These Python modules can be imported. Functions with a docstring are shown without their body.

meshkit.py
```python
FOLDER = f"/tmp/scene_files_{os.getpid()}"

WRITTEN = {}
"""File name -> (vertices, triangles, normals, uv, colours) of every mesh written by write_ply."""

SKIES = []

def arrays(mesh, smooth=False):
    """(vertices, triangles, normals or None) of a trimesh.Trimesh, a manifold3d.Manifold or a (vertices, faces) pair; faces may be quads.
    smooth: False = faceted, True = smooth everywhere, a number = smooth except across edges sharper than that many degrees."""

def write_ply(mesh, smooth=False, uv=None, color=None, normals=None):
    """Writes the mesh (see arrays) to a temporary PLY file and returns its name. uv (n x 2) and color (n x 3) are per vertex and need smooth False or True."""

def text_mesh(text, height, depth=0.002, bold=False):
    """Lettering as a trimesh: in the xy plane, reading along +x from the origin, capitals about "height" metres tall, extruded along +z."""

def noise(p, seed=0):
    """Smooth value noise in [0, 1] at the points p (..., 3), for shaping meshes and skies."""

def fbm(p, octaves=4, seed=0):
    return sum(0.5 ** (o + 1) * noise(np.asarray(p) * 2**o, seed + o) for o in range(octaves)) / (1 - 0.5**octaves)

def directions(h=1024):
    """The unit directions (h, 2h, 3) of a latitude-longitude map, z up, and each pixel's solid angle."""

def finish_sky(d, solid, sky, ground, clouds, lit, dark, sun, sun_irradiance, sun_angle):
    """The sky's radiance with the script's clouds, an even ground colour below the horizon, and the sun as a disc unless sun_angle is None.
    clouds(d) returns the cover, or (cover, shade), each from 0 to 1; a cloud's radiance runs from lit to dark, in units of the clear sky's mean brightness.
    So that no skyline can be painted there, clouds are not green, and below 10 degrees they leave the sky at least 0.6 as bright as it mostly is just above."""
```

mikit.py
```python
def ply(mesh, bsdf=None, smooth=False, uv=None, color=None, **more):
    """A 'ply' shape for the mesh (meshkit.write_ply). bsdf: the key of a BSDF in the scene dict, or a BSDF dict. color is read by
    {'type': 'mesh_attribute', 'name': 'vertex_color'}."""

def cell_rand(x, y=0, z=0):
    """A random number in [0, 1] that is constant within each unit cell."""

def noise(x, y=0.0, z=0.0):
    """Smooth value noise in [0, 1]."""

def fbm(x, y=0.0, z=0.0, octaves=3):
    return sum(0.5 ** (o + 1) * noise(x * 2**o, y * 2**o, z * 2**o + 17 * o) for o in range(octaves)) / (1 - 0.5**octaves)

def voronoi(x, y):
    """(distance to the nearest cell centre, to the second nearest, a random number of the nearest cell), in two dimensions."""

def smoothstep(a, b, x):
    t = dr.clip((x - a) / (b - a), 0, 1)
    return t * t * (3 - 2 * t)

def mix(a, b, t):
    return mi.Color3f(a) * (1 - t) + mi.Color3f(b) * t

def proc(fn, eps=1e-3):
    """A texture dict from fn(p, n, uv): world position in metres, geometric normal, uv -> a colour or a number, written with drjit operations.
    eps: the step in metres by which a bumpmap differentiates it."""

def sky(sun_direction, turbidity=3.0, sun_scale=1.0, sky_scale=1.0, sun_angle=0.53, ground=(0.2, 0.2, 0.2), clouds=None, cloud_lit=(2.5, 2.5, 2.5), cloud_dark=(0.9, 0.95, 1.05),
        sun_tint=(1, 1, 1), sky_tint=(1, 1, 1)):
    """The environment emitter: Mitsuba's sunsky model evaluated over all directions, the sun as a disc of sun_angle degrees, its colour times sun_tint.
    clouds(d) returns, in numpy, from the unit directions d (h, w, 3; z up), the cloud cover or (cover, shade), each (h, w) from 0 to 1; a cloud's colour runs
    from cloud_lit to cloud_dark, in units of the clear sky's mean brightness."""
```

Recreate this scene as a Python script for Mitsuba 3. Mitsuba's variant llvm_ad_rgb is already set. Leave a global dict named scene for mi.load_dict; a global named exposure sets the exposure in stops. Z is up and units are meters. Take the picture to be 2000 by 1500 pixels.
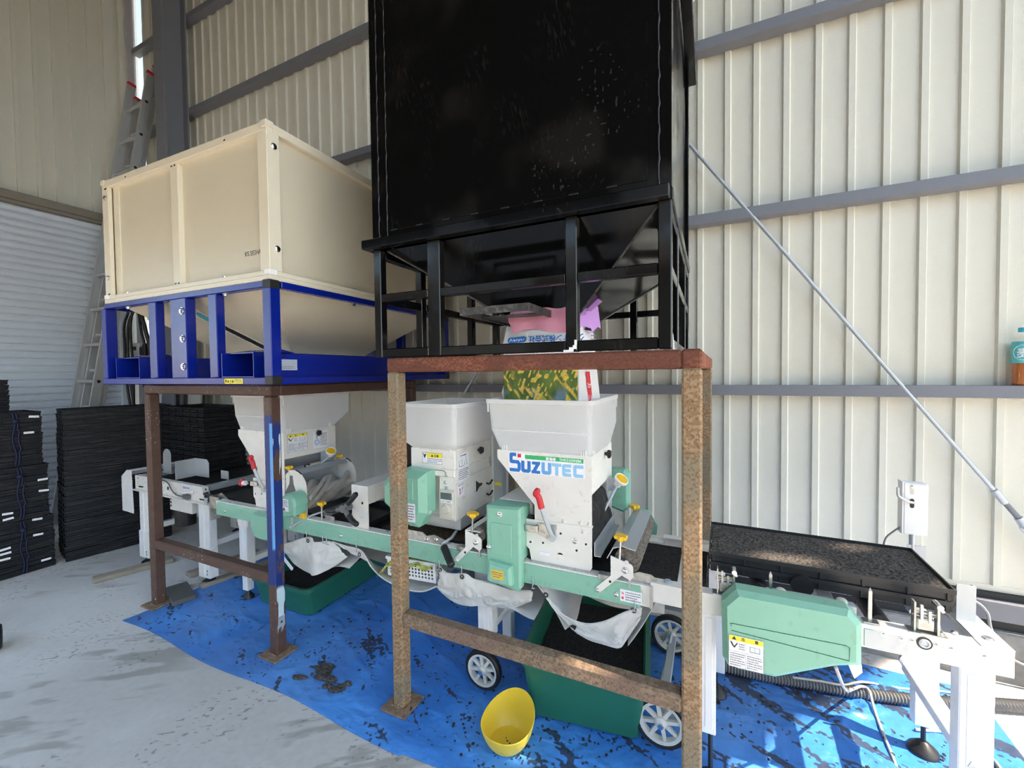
import math
import numpy as np
import trimesh
import drjit as dr
import mitsuba as mi
import mikit
import meshkit
from mikit import proc, noise, fbm, voronoi, smoothstep, mix
from shapely import Polygon, LineString, MultiPolygon, unary_union
from shapely import affinity

T = mi.ScalarTransform4f
RNG = np.random.default_rng(7)
PI = math.pi

# ------------------------------------------------------------------ camera
YAW, PITCH, ROLL, EYE = 0.4413, 0.02843, 0.01147, (0.0, 0.0, 1.3)
fwd = np.array([-math.sin(YAW) * math.cos(PITCH), math.cos(YAW) * math.cos(PITCH), -math.sin(PITCH)])
right = np.array([math.cos(YAW), math.sin(YAW), 0.0])
down = np.cross(fwd, right)
down = -math.sin(ROLL) * right + math.cos(ROLL) * down
camera = {'type': 'perspective', 'fov': 101.13, 'fov_axis': 'x', 'near_clip': 0.02, 'far_clip': 300.0,
          'to_world': T().look_at(origin=list(EYE), target=list(np.array(EYE) + fwd), up=list(-down))}

# ------------------------------------------------------------------ light
SUN = np.array([0.55, -0.05, 0.835])
sky = mikit.sky(SUN, turbidity=3.0, sun_scale=0.75, sky_scale=1.6, sun_angle=0.6, ground=(0.24, 0.22, 0.19), sky_tint=(1.22, 1.0, 0.76))
exposure = 3.72

scene = {'type': 'scene', 'camera': camera, 'sky': sky}
labels = {}


# ------------------------------------------------------------------ materials
def mat(name, base, rough=0.5, metal=0.0, spec=0.5, two=True, bump=None, bscale=0.001, **kw):
    b = {'type': 'principled', 'base_color': base if isinstance(base, dict) else {'type': 'rgb', 'value': list(base)},
         'roughness': rough, 'metallic': metal, 'specular': spec, **kw}
    if bump is not None:
        b = {'type': 'bumpmap', 'arbitrary': bump, 'bsdf': b, 'scale': bscale}
    scene['mat_' + name] = {'type': 'twosided', 'bsdf': b} if two else b
    return 'mat_' + name


def c3(r, g, b):
    return mi.Color3f(r, g, b)


def f_concrete(p, n, uv):
    a = fbm(p.x * 1.3, p.y * 1.3, 0.0, 4)
    g = fbm(p.x * 60, p.y * 60, 0.0, 2)
    u = p.x * 0.82 + p.y * 0.57
    v = -p.x * 0.57 + p.y * 0.82
    st = smoothstep(0.56, 0.74, fbm(u * 5.0, v * 20.0, 3.0, 4)) * smoothstep(0.40, 0.60, fbm(p.x * 1.7, p.y * 1.7, 9.0, 3))
    sp = smoothstep(0.80, 0.86, noise(u * 60, v * 130, 2.0)) * smoothstep(0.5, 0.65, fbm(p.x * 4, p.y * 4, 4.0, 2))
    c = mix(c3(0.47, 0.455, 0.44), c3(0.62, 0.61, 0.595), smoothstep(0.3, 0.7, a) * 0.75 + 0.25 * g)
    c = mix(c, c3(0.25, 0.235, 0.21), st * 0.6)
    return mix(c, c3(0.12, 0.11, 0.10), sp * 0.5)


def f_tarp(p, n, uv):
    w = smoothstep(0.35, 0.65, fbm(p.x * 3, p.y * 3, 0.0, 3))
    c = mix(c3(0.040, 0.20, 0.62), c3(0.075, 0.29, 0.78), w)
    weave = 0.93 + 0.07 * noise(p.x * 400, p.y * 400, 0.0)
    u = p.x * 0.85 - p.y * 0.53 + 0.05 * fbm(p.x * 6, p.y * 6, 1.0, 2)
    v = p.x * 0.53 + p.y * 0.85 + 0.06 * fbm(p.x * 5, p.y * 5, 7.0, 3)
    much = smoothstep(-0.35, 0.15, p.x) * smoothstep(1.30, 1.55, p.y)
    lines = smoothstep(0.70 - 0.13 * much, 0.73 - 0.13 * much, fbm(u * 4.0, v * 22.0, 2.0, 4) * 0.8 + 0.2 * noise(p.x * 90, p.y * 90, 0.0))
    crumbs = smoothstep(0.86, 0.90, noise(p.x * 85, p.y * 85, 5.0)) * smoothstep(0.50, 0.62, fbm(p.x * 5, p.y * 5, 8.0, 2))
    dusty = smoothstep(0.45, 0.75, fbm(p.x * 2.3 + 4, p.y * 2.3, 3.0, 4)) * 0.2
    c = mix(c * weave, c3(0.20, 0.24, 0.30), dusty)
    return mix(c, c3(0.035, 0.030, 0.026), dr.clip(lines * 0.85 + crumbs * 0.9, 0, 1))


def f_siding(p, n, uv):
    g = fbm(p.x * 140, p.y * 140, p.z * 140, 2)
    m = fbm(p.x * 1.5, p.y * 1.5, p.z * 0.7, 3)
    return mix(c3(0.57, 0.555, 0.475), c3(0.65, 0.635, 0.56), 0.25 * g + 0.75 * m)


def rust(base1, base2, base3, k):
    def f(p, n, uv):
        a = fbm(p.x * k, p.y * k, p.z * k, 3)
        b = fbm(p.x * 9 + 3, p.y * 9, p.z * 5, 3)
        s = smoothstep(0.60, 0.72, noise(p.x * k * 2.3, p.y * k * 2.3, p.z * k * 1.4))
        c = mix(c3(*base1), c3(*base2), smoothstep(0.38, 0.62, a))
        c = mix(c, c3(*base3), smoothstep(0.45, 0.62, b) * 0.8)
        return mix(c, c3(*base1) * 0.45, s * 0.5)
    return proc(f)


def f_brown(p, n, uv):
    a = fbm(p.x * 30, p.y * 30, p.z * 30, 3)
    s = smoothstep(0.86, 0.89, noise(p.x * 230, p.y * 230, p.z * 110)) * smoothstep(0.56, 0.66, fbm(p.x * 8, p.y * 8, p.z * 6, 2))
    c = mix(c3(0.070, 0.036, 0.026), c3(0.108, 0.058, 0.042), a)
    return mix(c, c3(0.62, 0.60, 0.56), s)


def f_brown_blue(p, n, uv):
    base = f_brown(p, n, uv)
    q = fbm(p.x * 22, p.y * 22, p.z * 7, 3)
    front = smoothstep(0.3, 0.6, -n.y)
    side = 1 - front
    zz = p.z + 0.05 * (q - 0.5)
    blue = front * smoothstep(0.33, 0.345, zz) * (1 - smoothstep(1.115, 1.125, zz))
    sideb = side * smoothstep(0.47, 0.53, q + 0.10 * smoothstep(0.4, 0.6, noise(0.0, p.y * 25, p.z * 3.5))) * smoothstep(0.30, 0.33, zz) * (1 - smoothstep(1.06, 1.1, zz))
    c = mix(base, c3(0.010, 0.028, 0.16), dr.clip(blue + sideb, 0, 1))
    edge = front * smoothstep(-1.808, -1.806, p.x) * smoothstep(0.5, 0.52, zz) * (1 - smoothstep(1.07, 1.08, zz))
    pale = side * smoothstep(0.50, 0.56, fbm(p.y * 40, p.z * 9, 2.0, 3) + 0.03) * smoothstep(0.10, 0.14, zz) * (1 - smoothstep(0.31, 0.33, zz))
    scr = side * smoothstep(0.70, 0.73, fbm(p.y * 90, p.z * 10, 6.0, 2)) * smoothstep(0.80, 0.85, p.z)
    return mix(mix(c, c3(0.10, 0.30, 0.62), edge), c3(0.50, 0.62, 0.68), dr.clip(pale + scr, 0, 1))


def f_black(p, n, uv):
    u = p.x + p.y
    s1 = smoothstep(0.84, 0.87, noise(u * 130, p.z * 95, 3.0)) * smoothstep(0.66, 0.78, fbm(u * 3.2, p.z * 3.2, 2.0, 3))
    s2 = smoothstep(0.60, 0.90, noise(u * 260 + p.z * 60, p.z * 50, 1.0)) * smoothstep(0.55, 0.72, fbm(u * 9, p.z * 7, 5.0, 4))
    d = smoothstep(0.50, 0.74, fbm(u * 4.5, p.z * 4.5, 11.0, 4)) * 0.5
    c = mix(c3(0.0030, 0.0030, 0.0034), c3(0.011, 0.010, 0.009), d)
    return mix(c, c3(0.16, 0.15, 0.14), dr.clip(s1 * 0.15 + s2 * 0.05, 0, 1))


def r_black(p, n, uv):
    u = p.x + p.y
    return 0.10 + 0.25 * smoothstep(0.45, 0.75, fbm(u * 4.5, p.z * 4.5, 11.0, 4))


def f_soil(a, b):
    def f(p, n, uv):
        d1, d2, r = voronoi(p.x * 210, p.y * 210)
        return mix(c3(*a), c3(*b), r * (0.5 + 0.5 * noise(p.x * 500, p.y * 500, 0.0)))
    return proc(f)


def f_tray(p, n, uv):
    a = fbm(p.x * 30, p.y * 30, p.z * 30, 3)
    d = smoothstep(0.5, 0.7, fbm(p.x * 8, p.y * 8, p.z * 90, 3))
    c = mix(c3(0.0045, 0.0055, 0.0085), c3(0.011, 0.0125, 0.017), a)
    return mix(c, c3(0.045, 0.042, 0.037), d * 0.5)


def f_canvas(p, n, uv):
    a = fbm(p.x * 12, p.y * 12, p.z * 12, 4)
    st = smoothstep(0.50, 0.72, fbm(p.x * 6 + 5, p.y * 6, p.z * 6, 4))
    w = noise(p.x * 700, p.y * 700, p.z * 700)
    c = mix(c3(0.60, 0.585, 0.55), c3(0.72, 0.705, 0.67), a) * (0.94 + 0.06 * w)
    return mix(c, c3(0.36, 0.32, 0.26), st * 0.5)


def f_wood(p, n, uv):
    g = fbm(p.x * 40 + 3 * fbm(p.x * 3, p.y * 3, 0.0, 2), p.y * 3, p.z * 20, 3)
    return mix(c3(0.20, 0.165, 0.13), c3(0.40, 0.345, 0.28), g)


def f_photo(p, n, uv):
    # printed picture of ripening rice ears on the paper sack: yellow stalks over green
    x = p.x * 1.0 + 0.12 * fbm(p.x * 9, p.z * 9, 1.0, 2)
    g = mix(c3(0.035, 0.085, 0.020), c3(0.16, 0.27, 0.05), fbm(p.x * 35 + p.z * 10, p.z * 14, 0.0, 3))
    g = mix(g, c3(0.14, 0.25, 0.33), smoothstep(0.5, 0.72, fbm(p.x * 18, p.z * 18, 4.0, 2)) * (1 - smoothstep(1.205, 1.26, p.z)))
    e1 = smoothstep(0.56, 0.66, noise(p.x * 70 + p.z * 55, p.z * 22 - p.x * 18, 2.0)) * smoothstep(0.45, 0.6, fbm(x * 14, p.z * 10, 9.0, 3))
    e2 = smoothstep(0.60, 0.68, noise(p.x * 120 - p.z * 40, p.z * 60, 7.0)) * smoothstep(0.42, 0.62, fbm(x * 11, p.z * 13, 3.0, 2))
    return mix(g, mix(c3(0.52, 0.36, 0.05), c3(0.80, 0.66, 0.16), noise(p.x * 200, p.z * 200, 0.0)), dr.clip(e1 + e2, 0, 1))


def f_curb(p, n, uv):
    a = fbm(p.x * 20, p.y * 20, p.z * 20, 4)
    return mix(c3(0.16, 0.155, 0.15), c3(0.34, 0.33, 0.32), a)


def f_mint(p, n, uv):
    a = fbm(p.x * 16, p.y * 16, p.z * 16, 3)
    d = smoothstep(0.62, 0.78, fbm(p.x * 50, p.y * 50, p.z * 30, 3))
    c = mix(c3(0.205, 0.435, 0.322), c3(0.225, 0.465, 0.345), a)
    return mix(c, c3(0.18, 0.31, 0.24), d * 0.35)


def f_white(p, n, uv):
    a = fbm(p.x * 14, p.y * 14, p.z * 14, 3)
    d = smoothstep(0.66, 0.80, fbm(p.x * 60, p.y * 60, p.z * 45, 3))
    c = mix(c3(0.70, 0.675, 0.625), c3(0.76, 0.735, 0.69), a)
    return mix(c, c3(0.38, 0.35, 0.30), d * 0.30)


def f_zinc(p, n, uv):
    a = voronoi(p.x * 70 + p.z * 20, p.y * 70 + p.z * 60)[2]
    return mix(c3(0.42, 0.42, 0.40), c3(0.60, 0.60, 0.57), a)


def f_brush(p, n, uv):
    a = noise(p.x * 500, p.y * 500, p.z * 500)
    b = fbm(p.x * 25, p.y * 25, p.z * 25, 2)
    return mix(c3(0.30, 0.26, 0.22), c3(0.66, 0.63, 0.58), 0.5 * a + 0.5 * b)


def b_leaf(p, n, uv):
    return fbm(p.x * 9, p.y * 9, p.z * 9, 2)


mat('concrete', proc(f_concrete), 0.85, bump=proc(lambda p, n, uv: fbm(p.x * 45, p.y * 45, 0.0, 3)), bscale=0.0025)
mat('ground', (0.24, 0.22, 0.19), 0.95)
mat('tarp', proc(f_tarp), 0.42, spec=0.45, bump=proc(lambda p, n, uv: fbm(p.x * 30 + p.y * 9, p.y * 45, 0.0, 3)), bscale=0.006)
mat('siding', proc(f_siding), 0.42)
mat('flashing', (0.50, 0.49, 0.53), 0.4)
mat('purlin', (0.165, 0.172, 0.20), 0.5)
mat('lintel', (0.22, 0.20, 0.165), 0.6)
mat('shutter', (0.62, 0.67, 0.74), 0.38)
mat('roof', (0.10, 0.095, 0.085), 0.7)
mat('curb', proc(f_curb), 0.9, bump=proc(lambda p, n, uv: fbm(p.x * 60, p.y * 60, p.z * 60, 3)), bscale=0.006)
mat('rubber_seal', (0.02, 0.02, 0.022), 0.7)  # near black, paints the shade at the sill joints
mat('rust_red', rust((0.145, 0.045, 0.025), (0.225, 0.080, 0.045), (0.12, 0.040, 0.025), 130), 0.85)
mat('rust_tan', rust((0.235, 0.135, 0.070), (0.32, 0.215, 0.125), (0.205, 0.170, 0.115), 110), 0.85)
mat('rust_dark', rust((0.17, 0.115, 0.075), (0.25, 0.17, 0.115), (0.19, 0.12, 0.09), 95), 0.85)
mat('brown', proc(f_brown), 0.5)
mat('brown_blue', proc(f_brown_blue), 0.45)
mat('black', proc(f_black), proc(r_black), spec=0.4)
mat('black_steel', rust((0.05, 0.048, 0.045), (0.10, 0.095, 0.09), (0.035, 0.033, 0.03), 60), 0.5)
mat('weld', (0.05, 0.05, 0.055), 0.25, metal=0.6)
mat('blue', (0.003, 0.013, 0.20), 0.22, spec=0.5)
mat('cream', (0.70, 0.64, 0.51), 0.33)
mat('cream_panel', (0.61, 0.55, 0.425), 0.36)
mat('cap_black', (0.012, 0.012, 0.013), 0.45)
mat('chrome', (0.72, 0.72, 0.72), 0.18, metal=1.0)
mat('zinc', proc(f_zinc), 0.34, metal=0.85)
mat('galv', (0.48, 0.51, 0.54), 0.42, metal=0.45)
mat('alu', (0.50, 0.51, 0.52), 0.42, metal=0.55)
mat('white', proc(f_white), 0.4)
mat('white_clean', (0.80, 0.79, 0.78), 0.35)
mat('mint', proc(f_mint), 0.38)
mat('mint_light', (0.225, 0.475, 0.355), 0.35)
mat('belt', (0.012, 0.012, 0.014), 0.55)
mat('plastic_black', (0.014, 0.014, 0.015), 0.42)
mat('plastic_grey', (0.12, 0.12, 0.125), 0.5)
mat('tray', proc(f_tray), 0.6, spec=0.3)
mat('tray_new', (0.022, 0.023, 0.025), 0.38)
mat('soil_black', f_soil((0.006, 0.006, 0.007), (0.040, 0.036, 0.034)), 0.9)
mat('soil_brown', f_soil((0.022, 0.013, 0.007), (0.12, 0.080, 0.048)), 0.9)
mat('soil_grain', f_soil((0.020, 0.017, 0.016), (0.13, 0.115, 0.105)), 0.9)
mat('canvas', proc(f_canvas), 0.8)
mat('bin', (0.018, 0.135, 0.085), 0.4)
mat('yellow', (0.78, 0.46, 0.02), 0.32)
mat('bowl', (0.72, 0.52, 0.045), 0.36)
mat('red', (0.55, 0.02, 0.03), 0.3)
mat('red_print', (0.62, 0.03, 0.05), 0.5)
mat('tire', (0.010, 0.010, 0.011), 0.55)
mat('rim', (0.62, 0.60, 0.54), 0.4)
mat('hose', (0.20, 0.20, 0.20), 0.5)
mat('cord', (0.48, 0.44, 0.39), 0.5)
mat('cord_grey', (0.30, 0.30, 0.30), 0.5)
mat('wood', proc(f_wood), 0.8)
mat('slab', (0.095, 0.10, 0.095), 0.85)
mat('paper', (0.74, 0.74, 0.76), 0.7)
mat('sack_photo', proc(f_photo), 0.45)
mat('pink', (0.72, 0.30, 0.42), 0.6)
mat('lilac', (0.60, 0.30, 0.72), 0.5)
mat('ink', (0.03, 0.03, 0.035), 0.6)
mat('ink_grey', (0.20, 0.20, 0.23), 0.6)
mat('ink_blue', (0.02, 0.16, 0.50), 0.5)
mat('ink_blue2', (0.13, 0.36, 0.66), 0.5)
mat('ink_blue3', (0.28, 0.52, 0.74), 0.5)
mat('label_white', (0.80, 0.80, 0.84), 0.45)
mat('label_yellow', (0.85, 0.70, 0.03), 0.45)
mat('label_orange', (0.80, 0.48, 0.02), 0.45)
mat('green_print', (0.04, 0.42, 0.13), 0.5)
mat('label_grey', (0.35, 0.38, 0.45), 0.4)
mat('brush', proc(f_brush), 0.9)
mat('brush_dark', rust((0.10, 0.085, 0.07), (0.19, 0.165, 0.14), (0.13, 0.11, 0.09), 150), 0.9)
mat('rope', (0.008, 0.012, 0.045), 0.7)
mat('net', (0.55, 0.56, 0.14), 0.6)
mat('basket', (0.78, 0.78, 0.80), 0.4)
mat('tea', (0.42, 0.13, 0.03), 0.25)
mat('teal', (0.10, 0.48, 0.50), 0.35)
mat('cap_teal', (0.06, 0.42, 0.55), 0.35)
mat('lcd', (0.10, 0.13, 0.13), 0.2)
mat('panel_beige', (0.55, 0.53, 0.46), 0.4)
mat('leaf', proc(lambda p, n, uv: mix(c3(0.10, 0.20, 0.03), c3(0.30, 0.42, 0.07), noise(p.x * 7, p.y * 7, p.z * 7))), 0.6)
mat('bark', (0.10, 0.075, 0.055), 0.9)
scene['mat_clear_plastic'] = {'type': 'principledthin', 'base_color': {'type': 'rgb', 'value': [0.92, 0.92, 0.92]},
                              'roughness': 0.35, 'diff_trans': 0.9, 'spec_trans': 0.0, 'eta': 1.45}
scene['mat_pet'] = {'type': 'thindielectric', 'int_ior': 1.3}


# ------------------------------------------------------------------ mesh helpers
def cat(*ms):
    ms = [m for m in ms if m is not None]
    return trimesh.util.concatenate(ms) if len(ms) > 1 else ms[0]


def mesh(v, f):
    return trimesh.Trimesh(np.asarray(v, float), np.asarray(f), process=False)


def B(x0, x1, y0, y1, z0, z1, b=0.0):
    """A box, its edges chamfered by b."""
    lo, hi = np.array([x0, y0, z0], float), np.array([x1, y1, z1], float)
    if b <= 0:
        v = np.array([[(lo, hi)[i][0], (lo, hi)[j][1], (lo, hi)[k][2]] for i in (0, 1) for j in (0, 1) for k in (0, 1)])
        f = [[0, 1, 3], [0, 3, 2], [4, 6, 7], [4, 7, 5], [0, 4, 5], [0, 5, 1], [2, 3, 7], [2, 7, 6], [0, 2, 6], [0, 6, 4], [1, 5, 7], [1, 7, 3]]
        return mesh(v, f)
    b = min(b, 0.49 * (hi - lo).min())
    pts = []
    for i in (0, 1):
        for j in (0, 1):
            for k in (0, 1):
                c = np.array([(lo, hi)[i][0], (lo, hi)[j][1], (lo, hi)[k][2]])
                s = np.array([1 - 2 * i, 1 - 2 * j, 1 - 2 * k]) * b
                for a in range(3):
                    q = c + s
                    q[a] = c[a]
                    pts.append(q)
    return trimesh.Trimesh(pts).convex_hull


AX = {'x': (1, 2, 0), 'y': (0, 2, 1), 'z': (0, 1, 2)}


def mapax(uv, w, axis):
    i, j, k = AX[axis]
    v = np.zeros((len(uv), 3))
    v[:, i], v[:, j], v[:, k] = np.asarray(uv)[:, 0], np.asarray(uv)[:, 1], w
    return v


def ccw(p):
    p = np.asarray(p, float)
    x, y = p[:, 0], p[:, 1]
    return p if (x * np.roll(y, -1) - np.roll(x, -1) * y).sum() > 0 else p[::-1]


def inset(p, d):
    """The closed outline p (anticlockwise) moved inward by d, vertex by vertex."""
    p = np.asarray(p, float)
    e = np.roll(p, -1, 0) - p
    n = np.stack([-e[:, 1], e[:, 0]], 1) / np.linalg.norm(e, axis=1)[:, None]
    m = n + np.roll(n, 1, 0)
    m /= np.maximum((m * np.roll(n, 1, 0)).sum(1), 0.35)[:, None]
    return p + d * m


def prism(poly, axis, a, b, bev=0.0, bev2=0.0):
    """The outline poly, drawn in the two other axes, run along axis from a to b; the edges at b (bev) and at a (bev2) are bevelled."""
    p = ccw(poly)
    if a > b:
        a, b, bev, bev2 = b, a, bev2, bev
    loops = []
    if bev2:
        loops.append((inset(p, bev2), a))
        loops.append((p, a + bev2))
    else:
        loops.append((p, a))
    if bev:
        loops.append((p, b - bev))
        loops.append((inset(p, bev), b))
    else:
        loops.append((p, b))
    n = len(p)
    v = np.vstack([mapax(q, w, axis) for q, w in loops])
    f = []
    for r in range(len(loops) - 1):
        for i in range(n):
            j = (i + 1) % n
            f += [[r * n + i, r * n + j, (r + 1) * n + j], [r * n + i, (r + 1) * n + j, (r + 1) * n + i]]
    tv, tf = trimesh.creation.triangulate_polygon(Polygon(p), engine='earcut')
    idx = [int(np.argmin(((p - q) ** 2).sum(1))) for q in tv]
    for t in tf:
        t = [idx[i] for i in t]
        q = p[t]
        if (q[1] - q[0])[0] * (q[2] - q[0])[1] - (q[1] - q[0])[1] * (q[2] - q[0])[0] < 0:
            t = t[::-1]
        f.append(t[::-1])
        f.append([i + (len(loops) - 1) * n for i in t])
    f = np.array(f)
    return mesh(v, f[:, ::-1] if axis == 'y' else f)


def extr(shape, axis, a, b):
    """A shapely shape (holes allowed) run along axis from a to b."""
    out = []
    for g in getattr(shape, 'geoms', [shape]):
        if g.area <= 0:
            continue
        m = trimesh.creation.extrude_polygon(g, abs(b - a), engine='earcut')
        v = np.array(m.vertices)
        w = v[:, 2] + min(a, b)
        m.vertices = mapax(v[:, :2], w, axis)
        if axis == 'y':
            m.faces = m.faces[:, ::-1]
        out.append(m)
    return cat(*out)


def frame_of(d):
    d = np.asarray(d, float)
    d = d / np.linalg.norm(d)
    a = np.cross(d, [0, 0, 1.0] if abs(d[2]) < 0.9 else [1.0, 0, 0])
    a /= np.linalg.norm(a)
    return d, a, np.cross(d, a)


def cyl(p, q, r, n=16, r2=None, bev=0.0):
    p, q = np.asarray(p, float), np.asarray(q, float)
    d, a, b = frame_of(q - p)
    r2 = r if r2 is None else r2
    L = np.linalg.norm(q - p)
    prof = [(0, 0), (r - bev, 0), (r, bev), (r2, L - bev), (r2 - bev, L), (0, L)] if bev else [(0, 0), (r, 0), (r2, L), (0, L)]
    return lathe(prof, p, d, n)


def lathe(prof, at, axis=(0, 0, 1), n=24, cut=None):
    """Profile of (radius, distance along axis) turned about the axis through at."""
    d, a, b = frame_of(axis)
    at = np.asarray(at, float)
    t = np.arange(n) * 2 * PI / n
    ring = np.cos(t)[:, None] * a + np.sin(t)[:, None] * b
    v, rows = [], []
    for r, h in prof:
        if r <= 1e-9:
            rows.append([len(v)] * n)
            v.append(at + d * h)
        else:
            rows.append(list(range(len(v), len(v) + n)))
            v += list(at + d * h + ring * r)
    f = []
    for A, C in zip(rows, rows[1:]):
        for i in range(n):
            j = (i + 1) % n
            if A[i] != A[j]:
                f.append([A[i], A[j], C[j]])
            if C[i] != C[j]:
                f.append([A[i], C[j], C[i]])
    f = np.array(f)
    return mesh(v, f)


def tube(pts, r, n=8, closed=False):
    p = np.asarray(pts, float)
    t = np.gradient(p, axis=0)
    t /= np.linalg.norm(t, axis=1, keepdims=True) + 1e-12
    d, a, b = frame_of(t[0])
    v = []
    rr = np.broadcast_to(r, (len(p),))
    ang = np.arange(n) * 2 * PI / n
    for i in range(len(p)):
        a = a - t[i] * (a @ t[i])
        a /= np.linalg.norm(a)
        b = np.cross(t[i], a)
        v.append(p[i] + rr[i] * (np.cos(ang)[:, None] * a + np.sin(ang)[:, None] * b))
    v = np.vstack(v)
    f = []
    for i in range(len(p) - 1):
        for j in range(n):
            k = (j + 1) % n
            f += [[i * n + j, i * n + k, (i + 1) * n + k], [i * n + j, (i + 1) * n + k, (i + 1) * n + j]]
    m = len(v)
    v = np.vstack([v, p[0], p[-1]])
    for j in range(n):
        k = (j + 1) % n
        f += [[m, k, j], [m + 1, (len(p) - 1) * n + j, (len(p) - 1) * n + k]]
    return mesh(v, f)


def spline(pts, k=8):
    """A smooth curve through the points, k steps between neighbours."""
    p = np.asarray(pts, float)
    q = np.vstack([2 * p[0] - p[1], p, 2 * p[-1] - p[-2]])
    out = []
    for i in range(1, len(q) - 2):
        for t in np.arange(k) / k:
            a, b, c, d = q[i - 1], q[i], q[i + 1], q[i + 2]
            out.append(0.5 * (2 * b + (c - a) * t + (2 * a - 5 * b + 4 * c - d) * t * t + (3 * b - a - 3 * c + d) * t ** 3))
    return np.vstack([out, p[-1]])


def grid(fn, nu, nv, thick=0.0):
    """A sheet fn(u, v) -> points, u and v from 0 to 1, with thickness along its normals if thick."""
    u, v = np.meshgrid(np.linspace(0, 1, nu), np.linspace(0, 1, nv), indexing='ij')
    P = fn(u, v).reshape(-1, 3)
    f = []
    for i in range(nu - 1):
        for j in range(nv - 1):
            a = i * nv + j
            f += [[a, a + nv, a + nv + 1], [a, a + nv + 1, a + 1]]
    m = mesh(P, f)
    if thick:
        N = np.zeros_like(P)
        F = np.array(f)
        fn_ = np.cross(P[F[:, 1]] - P[F[:, 0]], P[F[:, 2]] - P[F[:, 0]])
        for k in range(3):
            np.add.at(N, F[:, k], fn_)
        N /= np.linalg.norm(N, axis=1, keepdims=True) + 1e-12
        n = len(P)
        rim = [i * nv for i in range(nu)] + [(nu - 1) * nv + j for j in range(1, nv)] + [i * nv + nv - 1 for i in range(nu - 2, -1, -1)] + [j for j in range(nv - 2, 0, -1)]
        side = []
        for a, b in zip(rim, rim[1:] + rim[:1]):
            side += [[a, b + n, b], [a, a + n, b + n]]
        m = mesh(np.vstack([P, P - N * thick]), np.vstack([F, F[:, ::-1] + n, np.array(side)]))
    return m


def xf(m, at=(0, 0, 0), rz=0.0, rx=0.0, ry=0.0):
    m = m.copy()
    M = trimesh.transformations.euler_matrix(rx, ry, rz, 'sxyz')
    M[:3, 3] = at
    m.apply_transform(M)
    return m


# ------------------------------------------------------------------ the scene's entries
USED = set()


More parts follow.
